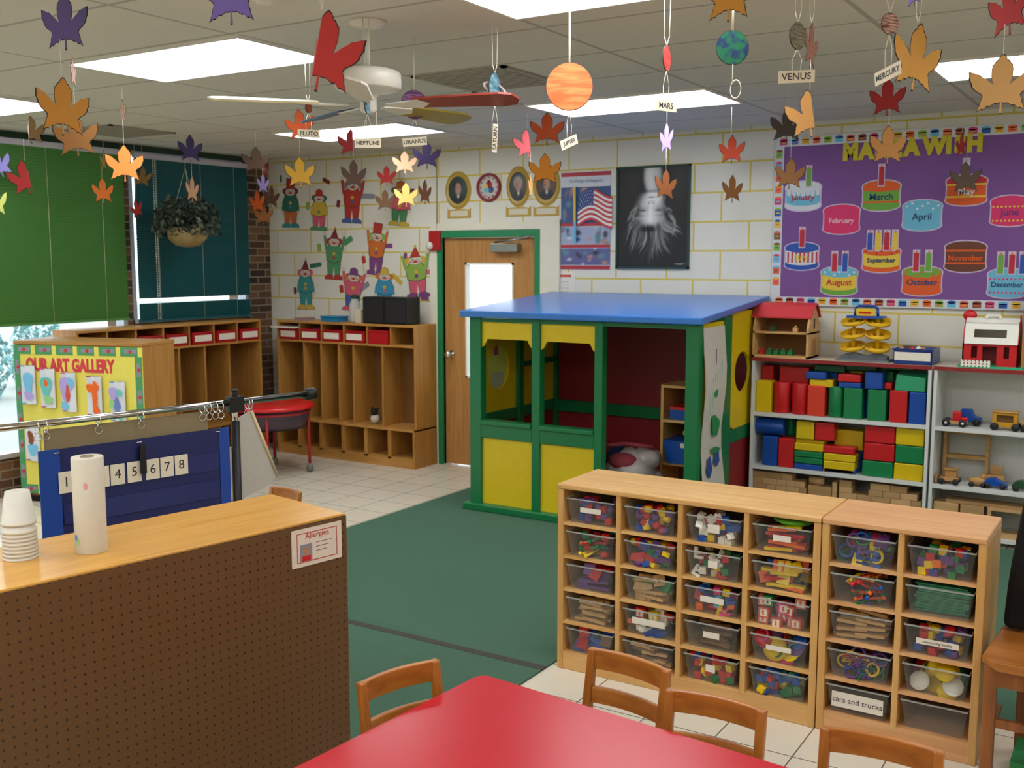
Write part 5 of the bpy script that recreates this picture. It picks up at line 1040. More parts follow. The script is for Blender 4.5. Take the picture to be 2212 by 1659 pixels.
cake('January', 340, 565, 300, 240, cwh, ccy, cwh, crd, [(.3, cgn)], ('drip', cwh)); cake('February', 665, 762, 305, 240, cpk, cpk, cpk, mat('pale_pink', 'e8b8c8', .7), []); cake('March', 1003, 560, 320, 250, cor, cgn, cgn, navy, [(-.02, crd)], ('stripes', cor)); cake('April', 1350, 728, 330, 250, ccy, ccy, ccy, navy, [], ('dots', cwh))
cake('May', 1725, 515, 345, 250, crd, cor, cor, cwh, [(-.05, cwh)], ('stripes', cy_)); cake('June', 2095, 690, 330, 250, cpk, cpk, cpk, mat('june_purple', '6a2a7a', .7), [], ('rows', cy_)); cake('July', 328, 1075, 285, 225, BLU, cwh, BLU, cy_, [(0, crd)], ('vert', crd)); cake('August', 645, 1285, 305, 235, ccy, cy_, cgn, crd, [(-.28, crd), (.3, BLU)], ('dots', cwh))
cake('September', 1003, 1100, 320, 215, cor, cy_, cor, navy, [(-.63, BLU), (-.18, cy_), (.26, crd), (.7, cy_)], ('dots', crd)); cake('October', 1348, 1285, 335, 240, cgn, cor, cor, navy, [(-.33, crd), (.3, cgn)], ('dots', cor)); cake('November', 1717, 1078, 350, 255, cbn, cbn, cbn, cor, [], ('stripes', cor)); cake('December', 2070, 1305, 330, 240, ccy, ccy, ccy, navy, [(-.38, cgn), (.2, crd), (.76, BLU)], ('rows', cpk))
# ================================================================ posters and portraits on the back wall
A0 = p(1213, 365); A1 = p(1318, 582); r = thing('flag_poster', 'tall red, white and blue patriotic poster on the white wall right of the door', 'poster', (A0.x, YB, A1.z)); pw2 = A1.x-A0.x; ph = A0.z-A1.z-.03
MB().box(0, -.004, 0, pw2, -.001, ph, mat('poster_white', 'c8ccd2', .4)).build('sheet', r)
pr_ = mat('poster_red', 'b03040', .5); pb_ = mat('poster_navy', '36507e', .5)
b = MB(); 
for z0, z1, m_ in [(0, .035, pr_), (.20, .23, pr_), (.40, .43, pr_), (.43, .76, pb_), (.235, .395, mat('poster_mauve', '8a90a8', .5)), (.04, .195, mat('poster_dusk', '4a5080', .5)), ]: b.box(0, -.0048, z0*ph/.9, pw2, -.004, z1*ph/.9, m_)
b.box(0, -.0048, ph-.035, pw2, -.004, ph-.004, pr_)
b.build('colour_band', r); text('The Pledge of Allegiance', .036, mat('poster_ink', '6a80a0', .6), 'lettering', r, (pw2/2, -.005, ph*.93-.018), WALLROT, .0003, 0, .85)
rg2 = random.Random(8); spots = [(rg2.random(), rg2.random(), rg2.uniform(.03, .09), rg2.uniform(.05, .14), rg2.choice([(.78, .55, .48), (.78, .8, .85), (.22, .2, .26), (.7, .24, .28), (.36, .54, .62), (.2, .28, .5)])) for _ in range(34)]
def strip_(base, seed, extra=None):
    def f(u, v):
        c = base
        for k, (cx, cy, rx_, ry_, col_) in enumerate(spots[seed:seed+16]): c = mixc(c, col_, .9*gspot(u, v, cx, cy, rx_, ry_*1.6, 2))
        if extra: c = mixc(c, extra, max(gspot(u, v, .76, .32, .06, .34, 3), gspot(u, v, .80, .68, .022, .3, 3)))
        return c
    return f
for z0, z1, bs0, sd, ex in [(.435, .755, (.22, .32, .5), 0, None), (.235, .395, (.62, .66, .76), 10, (.36, .52, .55)), (.04, .195, (.36, .38, .56), 18, None)]:
    o = picture('picture', r, pw2*.98, (z1-z0)*ph/.9, 36, 24, strip_(bs0, sd, ex), -.0052); o.location = (pw2*.01, 0, z0*ph/.9)
# flag cutout over the poster
F0 = p(1240, 418); F1 = p(1324, 484); r = thing('flag_cutout', 'waving stars and stripes paper flag with a pole over the patriotic poster', 'flag cutout', (F0.x, YB-.016, F1.z)); fw2 = F1.x-F0.x; fh = F0.z-F1.z
def wavy(u): return .035*math.sin(u*5.2-.4)
b = MB(); N = 16; strp = [mat('flag_red', 'c04048', .5), mat('flag_white', 'e0dcd8', .5)]; x_0 = fw2*.13
for i in range(13):
    for j in range(N):
        u0, u1 = j/N, (j+1)/N; xa, xb = x_0+u0*(fw2-x_0), x_0+u1*(fw2-x_0); za, zb_ = fh*i/13, fh*(i+1)/13
        b.prism([(xa, za+wavy(u0)), (xb, za+wavy(u1)), (xb, zb_+wavy(u1)), (xa, zb_+wavy(u0))], 0, .003, strp[i % 2], WM)
b.build('stripe_field', r); b = MB(); cn_ = mat('flag_canton', '2c4680', .5); M2 = 6
for j in range(M2):
    u0, u1 = .46*j/M2, .46*(j+1)/M2; xa, xb = x_0+u0*(fw2-x_0), x_0+u1*(fw2-x_0); b.prism([(xa, fh*.46+wavy(u0)), (xb, fh*.46+wavy(u1)), (xb, fh+wavy(u1)), (xa, fh+wavy(u0))], .003, .004, cn_, WM)
for j in range(6):
    for i in range(5): u = .04+.07*j+(.035 if i % 2 else 0); xx = x_0+u*(fw2-x_0); zz = fh*(.52+.1*i)+wavy(u); b.prism([(xx+(.005 if k % 2 == 0 else .002)*math.sin(k*math.pi/5), zz+(.005 if k % 2 == 0 else .002)*math.cos(k*math.pi/5)) for k in range(10)], .004, .0046, strp[1], WM)
b.build('canton', r); b = MB(); b.prism([(.012, -.14), (.030, -.14), (.026, fh+.05), (.0, fh+.05)], 0, .004, LBLU, WM); b.prism([(.010, .02), (.024, .02), (.022, fh+.045), (.004, fh+.045)], .004, .005, cy_, WM); b.build('pole', r)
# black and white poster
A0 = p(1334, 362); A1 = p(1489, 581); r = thing('framed_photo', 'black and white framed photo of an upside-down child face with loose hair', 'framed picture', (A0.x, YB, A1.z)); fw3 = A1.x-A0.x; ph = A0.z-A1.z
fgm = mat('dark_green_frame', '143a34', .35); b = MB(); t = .016
b.box(0, -.02, 0, fw3, -.001, t, fgm); b.box(0, -.02, ph-t, fw3, -.001, ph, fgm); b.box(0, -.02, 0, t, -.001, ph, fgm); b.box(fw3-t, -.02, 0, fw3, -.001, ph, fgm); b.build('frame', r)
MB().box(t, -.012, t, fw3-t, -.001, ph-t, mat('photo_black', '1b1c1b', .25)).build('print_background', r)
rng = random.Random(3); locks = []
for k in range(58):
    a = rng.uniform(-1, 1); x0 = .48+.20*a; y0 = .455-.05*(1-abs(a))+.22*max(0, abs(a)-.72); ang = math.atan2(-1, a*1.3+rng.uniform(-.35, .35)); L = rng.uniform(.14, .36)*(1.15-.35*abs(a)); locks.append((x0, y0, ang, L, rng.uniform(.010, .024), rng.uniform(.22, .78)))
for s_ in (-1, 1):
    for k in range(6): locks.append((.48+s_*(.20+.02*k), .66-.035*k, -1.57+s_*rng.uniform(.1, .6), rng.uniform(.10, .2), .014, rng.uniform(.3, .75)))
def bwpic(u, v):
    g_ = .10+.10*gspot(u, v, .85, .9, .18, .25, 1)+.09*gspot(u, v, .22, .92, .2, .2, 1)
    hairbase = gspot(u, v, .48, .34, .33, .24, 1.5); g_ = g_*(1-hairbase)+.16*hairbase
    for (x0, y0, an, L, wd, val) in locks:
        dx, dy = u-x0, v-y0; t = (dx*math.cos(an)+dy*math.sin(an))/L
        if -.1 < t < 1.15:
            n_ = (-dx*math.sin(an)+dy*math.cos(an))+.03*math.sin(t*4+x0*20); k_ = math.exp(-(n_/(wd*(1.1-.7*t)))**2)*(1-max(0, t-.8)*3 if t < 1.12 else 0); g_ = g_*(1-max(0, k_))+val*.85*max(0, k_)
    nk = gspot(u, v, .50, .92, .135, .2, 4); g_ = g_*(1-nk)+(.86-.22*abs(u-.47)/.13*.6)*nk
    fc = max(gspot(u, v, .48, .60, .215, .175, 3), gspot(u, v, .485, .52, .205, .10, 3)); g_ = g_*(1-fc)+(.93-.30*abs(u-.47)/.2+.05*(.6-v))*fc
    ch = gspot(u, v, .52, .70, .12, .07, 2); g_ = g_*(1-ch)+.92*ch
    for (cx, cy, rx, ry, dv) in [(.365, .572, .045, .009, -.45), (.59, .572, .045, .009, -.45), (.365, .590, .06, .018, -.12), (.59, .590, .06, .018, -.12), (.36, .520, .065, .009, -.12), (.60, .520, .065, .009, -.12), (.455, .645, .014, .007, -.35), (.515, .645, .014, .007, -.35), (.485, .662, .045, .007, -.15), (.485, .705, .055, .008, -.40), (.485, .765, .11, .014, -.28), (.30, .60, .03, .08, -.15), (.69, .60, .03, .08, -.18), (.44, .60, .014, .05, -.07)]: g_ += dv*gspot(u, v, cx, cy, rx, ry, 1)
    g_ -= .45*gspot(u, v, .44, .385, .1, .025, 1)
    g_ = max(g_, .62*gspot(u, v, .90, .028, .09, .006, 4))
    return (g_, g_*1.0, g_*.98)
picture('face_print', r, fw3-.03, ph-.03, 96, 132, bwpic, -.0125, .35).location = (.015, 0, .015)
# portraits
gold = mat('gold_print', 'b8963c', .4); skin = mat('portrait_skin', 'b88c78', .6)
OVROT = WALLROT
for i, (x, y, wp, hp, lb, coat, bgc, hair) in enumerate([(990, 411, 56, 82, 'oval gold-framed portrait of a dark-haired person in a suit, left of the round clock', '20242c', '1e3634', '1a2420'), (1120, 403, 52, 88, 'oval gold-framed portrait of a person with white hair, right of the round clock', '2a2a30', '3a3a3c', 'a8a8a0'), (1181, 400, 60, 90, 'oval gold-framed portrait partly behind the orange leaf', '1a1a1e', '4a3634', '33261e')]):
    c_ = p(x, y); rx = (p(x+wp/2, y).x-p(x-wp/2, y).x)/2; rz = (p(x, y-hp/2).z-p(x, y+hp/2).z)/2; r = thing('oval_portrait', lb, 'portrait', (c_.x, YB, c_.z), group='oval portraits above the door')
    b = MB(); N = 36
    for k in range(N):
        a0, a1 = 2*math.pi*k/N, 2*math.pi*(k+1)/N; o_, i_ = 1.0, .72
        b.add([(rx*o_*math.cos(a0), -.002, rz*o_*math.sin(a0)), (rx*o_*math.cos(a1), -.002, rz*o_*math.sin(a1)), (rx*.86*math.cos(a1), -.014, rz*.86*math.sin(a1)), (rx*.86*math.cos(a0), -.014, rz*.86*math.sin(a0)), (rx*i_*math.cos(a1), -.008, rz*i_*math.sin(a1)), (rx*i_*math.cos(a0), -.008, rz*i_*math.sin(a0))], [(0, 1, 2, 3), (3, 2, 4, 5)], gold)
    b.build('frame', r, recalc=False); MB().prism(ell(0, 0, rx*.74, rz*.74), .001, .005, mat('pbg%d' % i, bgc, .6), WM).build('picture_background', r)
    hc = lin  # noqa
    def hx_(c): return tuple(int(c[q:q+2], 16)/255 for q in (0, 2, 4))
    co, bg_, hr_ = hx_(coat), hx_(bgc), hx_(hair); sk = (.72, .54, .47)
    def prt(u, v, co=co, bg_=bg_, hr_=hr_, i=i):
        c = mixc(bg_, (bg_[0]+.1, bg_[1]+.1, bg_[2]+.1), gspot(u, v, .8, .6, .4, .4, 1)); c = mixc(c, co, gspot(u, v, .5, .08, .40, .26, 3)); c = mixc(c, (.85, .82, .76), gspot(u, v, .52, .26, .07, .10, 2))
        c = mixc(c, hr_, gspot(u, v, .48, .66, .29, .25, 3)); c = mixc(c, sk, gspot(u, v, .51, .56, .20, .26, 3)); c = mixc(c, (.5, .33, .28), .6*gspot(u, v, .38, .55, .05, .16, 1))
        for cx in (.44, .57): c = mixc(c, (.2, .14, .12), .8*gspot(u, v, cx, .61, .035, .012, 1))
        c = mixc(c, (.45, .2, .18), .7*gspot(u, v, .51, .475, .05, .012, 1)); c = mixc(c, (.55, .36, .3), .6*gspot(u, v, .51, .54, .02, .03, 1)); return c
    o = picture('figure_print', r, rx*1.30, rz*1.30, 30, 40, prt, -.0056); o.location = (-rx*.65, 0, -rz*.65)
    me = o.data; bm2 = bmesh.new(); bm2.from_mesh(me); bmesh.ops.delete(bm2, geom=[f for f in bm2.faces if ((f.calc_center_median().x-rx*.65)/(rx*.72))**2+((f.calc_center_median().z-rz*.65)/(rz*.72))**2 > 1], context='FACES'); bm2.to_mesh(me); bm2.free()
c_ = p(1057, 405); rr_ = .118; r = thing('wall_clock', 'round red-rimmed wall clock between the oval portraits', 'clock', (c_.x, YB, c_.z)); RX = Matrix.Rotation(math.pi/2, 4, 'X')
b = MB(); b.rprof([(rr_*.84, 0), (rr_, 0), (rr_, .02), (rr_*.92, .028), (rr_*.84, .02), (rr_*.84, 0)], mat('clock_red', '8e2430', .4), 36, RX); b.build('rim', r); b = MB(); b.rprof([(.001, .004), (rr_*.85, .004), (rr_*.85, .006), (.001, .006)], mat('clock_white', 'd8d4cc', .5), 36, RX); b.build('face', r)
b = MB()
for k in range(12): a = k*math.pi/6; b.prism(ell(rr_*.7*math.sin(a), rr_*.7*math.cos(a), .007, .007, 8), .0064, .007, mat('clock_red', '8e2430'), WM)
for (x, z, q, m_) in [(0, .02, .035, crd), (.02, -.02, .03, pb_), (-.025, -.02, .026, ccy), (-.03, .012, .02, cy_), (0, .05, .015, crd)]: b.prism(ell(x, z, q, q*.9, 12), .0062+abs(x)*.01, .0066+abs(x)*.01, m_, WM)
b.build('dial_print', r); b = MB(); b.box(-.002, -.0085, 0, .002, -.0078, .06, BLK); b.box(0, -.009, -.0025, .045, -.0085, .0025, BLK); b.build('clock_hand', r)
for x, y, lb in [(992, 461, 'gold-bordered nameplate under the left oval portrait'), (1120, 457, 'gold-bordered nameplate under the middle oval portrait'), (1180, 456, 'gold-bordered nameplate under the right oval portrait')]:
    c_ = p(x, y); r = thing('paper_nameplate', lb, 'nameplate', (c_.x, YB, c_.z), group='nameplates under the portraits'); b = MB(); b.prism([(-.12, -.04), (.12, -.04), (.12, .045), (.105, .03), (0, .04), (-.105, .03), (-.12, .045)], .001, .004, gold, WM); b.build('border', r); MB().box(-.09, -.0046, -.025, .09, -.004, .022, mat('plate_cream', 'd4ccb4', .7)).build('name_panel', r)
c_ = p(1222, 612); r = thing('notice_sheet', 'small white notice with a red heading below the patriotic poster', 'notice', (c_.x, YB, c_.z)); MB().box(-.07, -.003, -.1, .09, -.001, .09, mat('notice_paper', 'e2ded0', .7)).build('sheet', r); b = MB(); b.box(-.06, -.0036, .05, .05, -.003, .07, mat('heading_red', 'c85040', .6))
for k in range(4): b.box(-.03, -.0034, .01-k*.025, .03, -.003, .014-k*.025, mat('faint_ink', 'a0a8b0', .7))
b.build('print', r)
# fire alarm
c_ = p(945, 520); r = thing('fire_alarm', 'red fire alarm horn on the wall by the top left of the door', 'fire alarm', (c_.x, YB, c_.z)); am = mat('alarm_red', 'a8181e', .35); MB().box(-.06, -.05, -.085, .055, 0, .085, am).build('alarm_body', r, .006); b = MB(); b.rprof([(.035, 0), (.035, .012), (.01, .02)], mat('strobe_clear', 'dcd8c8', .2), 16, Matrix.Translation((-.045, -.05, -.045)) @ RX); b.build('strobe', r); b = MB(); b.cyl((0, -.008, .085), (0, -.008, ZC-c_.z-.01), .005, mat('conduit', 'a8a894', .6), 8); b.build('conduit', r)
# hanging plant
p0 = at(405, 500, X=XL+.45); r = thing('hanging_plant', 'bushy dark green plant in a round tan pot hanging before the teal blind', 'hanging plant', (p0.x, p0.y, p0.z-.13))
MB().rprof([(.03, 0), (.10, .015), (.155, .07), (.165, .13), (.155, .16), (.15, .155), (.155, .13), (.02, .13)], mat('tan_pot', 'a08a58', .35), 28).build('pot', r)
pl = [mat('plant_leaf', '3c4a3c', .5), mat('plant_leaf_light', '56604c', .5), mat('plant_leaf_dark', '1c261f', .6)]; random.seed(11)
b = MB()
for k in range(900):
    a = random.uniform(0, 6.283); e = random.uniform(-.35, 1.35); R_ = .06+.19*random.random()**.5; c3 = Vector((R_*1.12*math.cos(a)*math.cos(e*.8), R_*1.12*math.sin(a)*math.cos(e*.8), .17+R_*1.0*math.sin(e)))
    M_ = Matrix.Translation(c3) @ Matrix.Rotation(random.uniform(0, 6.28), 4, 'Z') @ Matrix.Rotation(random.uniform(-1.3, 1.3), 4, 'X') @ Matrix.Rotation(random.uniform(-1, 1), 4, 'Y'); s = random.uniform(.018, .03)
    b.add([(0, -s, 0), (s*.65, 0, .004), (0, s*1.2, 0), (-s*.65, 0, .004), (0, 0, -.003)], [(0, 1, 4), (1, 2, 4), (2, 3, 4), (3, 0, 4), (0, 3, 2, 1)], pl[k % 3], M_)
b.build('foliage', r, recalc=False); b = MB()
for k in range(14): a = k*.45; b.tube([(.05*math.cos(a), .05*math.sin(a), .13), (.14*math.cos(a), .14*math.sin(a), .25), (.24*math.cos(a), .24*math.sin(a), .22+.1*math.sin(k*2.))], .0025, pl[2], 5)
b.build('stem', r); b = MB(); top = ZC-p0.z+.13-.002
for a in (0, 2.1, 4.2): b.cyl((.15*math.cos(a), .15*math.sin(a), .15), (0, 0, .65), .0015, STR, 5)
b.cyl((0, 0, .65), (0, 0, top), .0018, STR, 5); b.build('hanger', r)
# adult chair at right with a black coat
ACX, ACY = -.462, 3.70
r = thing('adult_chair', 'dark wooden adult chair at the right edge beside the short cubby unit', 'chair', (ACX, ACY, 0)); DW = wood('dark_chair_wood', 'a0602a', '7c4519', .35, 2); SH = .462
MB().prism([(.0, .05), (.05, -.01), (.42, -.01), (.46, .05), (.43, .40), (.02, .40)], SH-.03, SH, wood('chair_seat_wood', 'b87634', '96581f', .3, 0)).build('seat', r, .008)
for x, y in ((.012, .03), (.40, .03)): MB().box(x, y, 0, x+.04, y+.04, SH-.03, DW).build('leg', r, .003)
for x in (.085, .36): MB().box(x, .36, 0, x+.036, .40, .93, DW).build('leg', r, .003)
b = MB(); b.box(.05, .035, SH-.10, .40, .055, SH-.03, DW); b.box(.015, .07, SH-.10, .035, .38, SH-.03, DW); b.box(.41, .07, SH-.10, .43, .36, SH-.03, DW); b.each('apron', r)
b = MB(); b.box(.05, .04, .215, .40, .06, .245, DW); b.box(.02, .07, .15, .038, .36, .175, DW); b.each('stretcher', r)
MB().box(.12, .37, .84, .36, .39, .93, DW).build('backrest', r, .004)
bk = mat('black_cloth', '08080a', .95, noise=.3, scale=40)
r2 = thing('black_coat', 'black coat draped over the back of the dark wooden chair', 'coat', (ACX, ACY, 0)); b = MB(); N = 12; V = []
for i in range(N+1):
    z = .47+.50*i/N; xl = .028+.05*(i/N)**1.5; wv = .005*math.sin(i*.9)
    V += [(xl, .31+wv+.03*(1-i/N), z), (.47, .31-wv, z), (.47, .43, z), (xl, .43, z)]
fs = [(3, 2, 1, 0), (4*N, 4*N+1, 4*N+2, 4*N+3)]
for i in range(N):
    for j_ in range(4): fs.append((4*i+j_, 4*i+(j_+1) % 4, 4*i+4+(j_+1) % 4, 4*i+4+j_))
b.add(V, fs, bk); b.build('coat_cloth', r2, .02)
# green folders under the chair
for k, (x, z) in enumerate([(.02, 0.002), (.04, .03), (.0, .058)]):
    tag(MB().box(0, 0, 0, .30, .22, .024, [GRN, TEAL, GRN][k]).build('green_binder', loc=(ACX+.10+x, ACY+.10, z)), 'green binder in the stack under the dark wooden chair, %s' % ['lowest', 'middle', 'topmost'][k], 'binder', 'green binders under the chair')
# ================================================================ clown cutouts on the block wall
random.seed(5)
CM = {k: mat('clown_'+k, v, .75) for k, v in dict(red='b03428', orange='c86a2c', yellow='c8a83c', green='4f9060', dgreen='2f6a5a', teal='3a8a8c', blue='4a5c94', sky='3a8cb0', purple='7a4078', pink='cc5a6c', white='cfccba', grey='8a8a94', maroon='7a2a34', edge='33402f', lime='88a848').items()}
def clown(px_, ytop, ybot, wpx, label, hat, hair, top, low, shoe, arms='up', hatk='cone', half=False):
    c_ = p(px_, (ytop+ybot)/2); H_ = p(px_, ytop).z-p(px_, ybot).z; W_ = (p(px_+wpx/2, 500).x-p(px_-wpx/2, 500).x)*1.14
    r = thing('clown_cutout', label, 'clown cutout', (c_.x, YB, c_.z-H_/2), group='paper clowns on the block wall'); C_ = CM
    def P_(pts, m_, z, nm, e=.006):
        q = [(x*W_, y*H_) for x, y in pts]; cx0 = sum(a for a, _ in q)/len(q); cy0 = sum(b_ for _, b_ in q)/len(q)
        out = [(cx0+(a-cx0)*(1+e/max(.02, W_*.3)), cy0+(b_-cy0)*(1+e/max(.03, H_*.16))) for a, b_ in q]
        b.prism(out, z-.0003, z, C_['edge'], WM); b.prism(q, z, z+.0008, C_[m_], WM)
    s0 = .0 if not half else -.55
    b = MB()
    if not half:
        P_([(-.28, .08), (-.32, .30), (-.22, .48), (.22, .48), (.32, .30), (.26, .08), (.06, .06), (0, .26), (-.06, .06)], low, .0025, 'l')
    P_([(-.34, .36), (-.38, .52), (-.26, .66), (.26, .66), (.38, .52), (.32, .36), (0, .32)], top, .0035, 't')
    b.prism(ell(0, .50*H_, .06*W_+.004, .05*W_+.004, 10), .0045, .005, C_['yellow'], WM); b.prism(ell(0, .42*H_, .06*W_+.003, .05*W_+.003, 10), .0045, .005, C_[shoe], WM)
    b.build('costume', r)
    r.rotation_euler = (0, math.radians(random.uniform(-6, 6)), 0)
    for s in (-1, 1):
        b = MB()
        if arms == 'up': P_([(s*.26, .52), (s*.34, .64), (s*.44, .86), (s*.54, .84), (s*.46, .60), (s*.34, .48)], top, .003, 'a'); b.prism(ell(s*.49*W_, .88*H_, .09*W_, .035*H_+.004, 10), .0035, .0045, C_['white'], WM)
        else: P_([(s*.26, .62), (s*.42, .52), (s*.46, .34), (s*.36, .33), (s*.28, .46)], top, .003, 'a'); b.prism(ell(s*.42*W_, .31*H_, .09*W_, .03*H_+.003, 10), .0035, .0045, C_['white'], WM)
        b.build('arm', r)
    b = MB()
    for s in (-1, 1):
        b = MB()
        P_([(s*.02, .0), (s*.04, .08), (s*.24, .10), (s*.42, .06), (s*.44, .0)], shoe, .0035, 's')
        if not half: b.build('shoe', r)
    b = MB(); hr = .19*W_+.006
    for s in (-1, 1): b = MB(); b.prism(ell(s*.26*W_, .735*H_, .15*W_, .065*H_, 14), .0045, .005, C_[hair], WM); b.build('hair', r); b = MB(); b.prism(ell(0, .72*H_, .25*W_, .075*H_, 20), .005, .0058, C_['white'], WM); b.prism(ell(0, .715*H_, .07*W_, .02*H_, 12), .006, .0068, C_['red'], WM); b.prism(ell(0, .69*H_, .13*W_, .012*H_, 12), .0058, .0062, C_['red'], WM)
    for s in (-1, 1): b.prism(ell(s*.10*W_, .745*H_, .03*W_, .012*H_, 8), .0058, .0062, ink, WM); b.prism(ell(s*.17*W_, .705*H_, .05*W_, .014*H_, 8), .0058, .0062, C_['pink'], WM)
    b.build('face', r); b = MB()
    if hatk == 'cone': P_([(-.2, .79), (.2, .79), (.05, 1.0)], hat, .0062, 'h'); b.prism(ell(.05*W_, H_, .05*W_, .05*W_, 8), .007, .0078, C_['yellow'], WM)
    elif hatk == 'bowl': P_([(-.34, .78), (-.3, .80), (-.18, .81), (-.16, .90), (0, .94), (.16, .90), (.18, .81), (.3, .80), (.34, .78)], hat, .0062, 'h')
    else: P_([(-.2, .79), (.2, .79), (.24, .97), (-.18, .99)], hat, .0062, 'h')
    b.build('hat', r)
clown(627, 385, 492, 36, 'paper clown with orange trousers and green waist, leftmost of the upper clowns', 'red', 'maroon', 'dgreen', 'orange', 'teal', 'down', 'top'); clown(688, 403, 498, 36, 'paper clown with a yellow body and pink skirt, second of the upper clowns', 'red', 'dgreen', 'yellow', 'pink', 'green', 'down', 'bowl')
clown(759, 372, 482, 42, 'paper clown all in red with a grey-blue shoe, third of the upper clowns', 'maroon', 'grey', 'red', 'red', 'blue', 'up', 'cone'); clown(861, 385, 488, 44, 'paper clown in pink with yellow shoes, rightmost of the upper clowns', 'orange', 'dgreen', 'pink', 'green', 'yellow', 'down', 'bowl')
clown(720, 492, 604, 38, 'paper clown in a long green suit with red shoes, middle row', 'maroon', 'red', 'green', 'green', 'red', 'up', 'cone'); clown(810, 480, 594, 38, 'tall paper clown in purple and orange, middle row', 'red', 'lime', 'orange', 'purple', 'purple', 'up', 'top'); clown(904, 532, 642, 50, 'paper clown with raised arms and a red legged body beside the door', 'red', 'yellow', 'lime', 'pink', 'purple', 'up', 'cone')
clown(661, 560, 668, 36, 'paper clown in teal with a pointed hat, lower left', 'maroon', 'pink', 'teal', 'teal', 'yellow', 'down', 'cone'); clown(760, 572, 672, 42, 'paper clown in blue with pink shoes, lower middle', 'purple', 'orange', 'pink', 'blue', 'pink', 'up', 'bowl'); clown(830, 572, 668, 42, 'paper clown in a sky blue top peeking above the black speaker', 'yellow', 'orange', 'sky', 'sky', 'pink', 'down', 'bowl')
tags = [(607, 386, 5, 16, 'dgreen', 0), (705, 391, 18, 9, 'maroon', -25), (665, 445, 8, 18, 'lime', 0), (731, 440, 8, 16, 'maroon', -15), (795, 424, 30, 11, 'grey', -3), (891, 412, 9, 9, 'maroon', 0), (690, 535, 9, 18, 'lime', 5), (752, 520, 22, 13, 'green', 28), (839, 531, 18, 10, 'purple', 0), (786, 561, 8, 16, 'red', 8), (638, 628, 7, 16, 'maroon', 5), (682, 573, 28, 10, 'dgreen', 8), (738, 624, 9, 17, 'red', 5), (785, 621, 30, 12, 'grey', 30), (858, 603, 26, 10, 'yellow', -38), (873, 553, 13, 14, 'purple', 0), (925, 587, 17, 10, 'pink', 2), (918, 643, 16, 12, 'purple', 0)]
cn2 = {'dgreen': 'dark green', 'maroon': 'maroon', 'lime': 'lime green', 'grey': 'grey', 'green': 'green', 'purple': 'purple', 'red': 'red', 'yellow': 'mustard', 'pink': 'pink'}
near_ = ['left of the orange-trousered clown', 'between the two upper clowns at top', 'left of the yellow-bodied clown', 'left of the red clown', 'right of the red clown', 'right of the pink clown', 'left of the green-suited clown', 'right of the green-suited clown', 'right of the purple and orange clown', 'left of the purple and orange clown', 'left of the teal clown', 'right of the teal clown hat', 'left of the blue clown', 'right of the blue clown', 'above right of the black speaker', 'left of the clown beside the door', 'right of the clown beside the door', 'below the clown beside the door']
for (x, y, w_, h_, cc, an), ne in zip(tags, near_):
    c_ = p(x, y); s = 1/270*1.12; m_ = Matrix.Rotation(math.radians(an), 4, 'Z'); W2, H2 = w_*s/.8/2, h_*s/2
    b = MB(); q = [(-W2, -H2*.8), (-W2*.8, -H2), (W2*.8, -H2), (W2, -H2*.8), (W2, H2*.8), (W2*.8, H2), (-W2*.8, H2), (-W2, H2*.8)]
    b.prism(q, .001, .003, CM[cc], WM @ m_); tag(b.build('name_tag', loc=(c_.x, YB, c_.z)), '%s paper tag %s' % (cn2[cc], ne), 'paper tag', 'small paper tags among the clowns')
# ================================================================ hanging paper leaves
LO = [(0, .475), (.04, .44), (.075, .375), (.095, .37), (.13, .31), (.148, .30), (.160, .22), (.158, .12), (.145, .04), (.125, -.02), (.17, .01), (.235, .075), (.29, .115), (.335, .165), (.36, .163), (.43, .20), (.495, .215), (.488, .13), (.492, .09), (.455, .01), (.45, -.03), (.395, -.10), (.30, -.165), (.28, -.21), (.31, -.28), (.315, -.33), (.365, -.45), (.30, -.41), (.265, -.415), (.21, -.36), (.165, -.365), (.10, -.32), (.05, -.325), (.012, -.31), (.014, -.40), (.020, -.49), (0, -.50)]
LEAF = LO+[(-x, y) for x, y in LO[::-1] if x > 0]
LS = {}
def leaf_mesh(col):
    if col in LS: return LS[col]
    m_ = mat('leaf_'+col, col, .7, noise=.05, scale=8); e = mat('leaf_outline', '2a241c', .8)
    b = MB(); cxm, cym = 0, 0
    b.prism(LEAF, -.004, .004, e); ins = [(x*.955, cym+(y-cym)*.955) for x, y in LEAF]
    b.prism(ins, .004, .0055, m_); b.prism(ins, -.0055, -.004, m_)
    o = b.build('leaf_blade'); me = o.data; bpy.data.objects.remove(o); LS[col] = me; return me
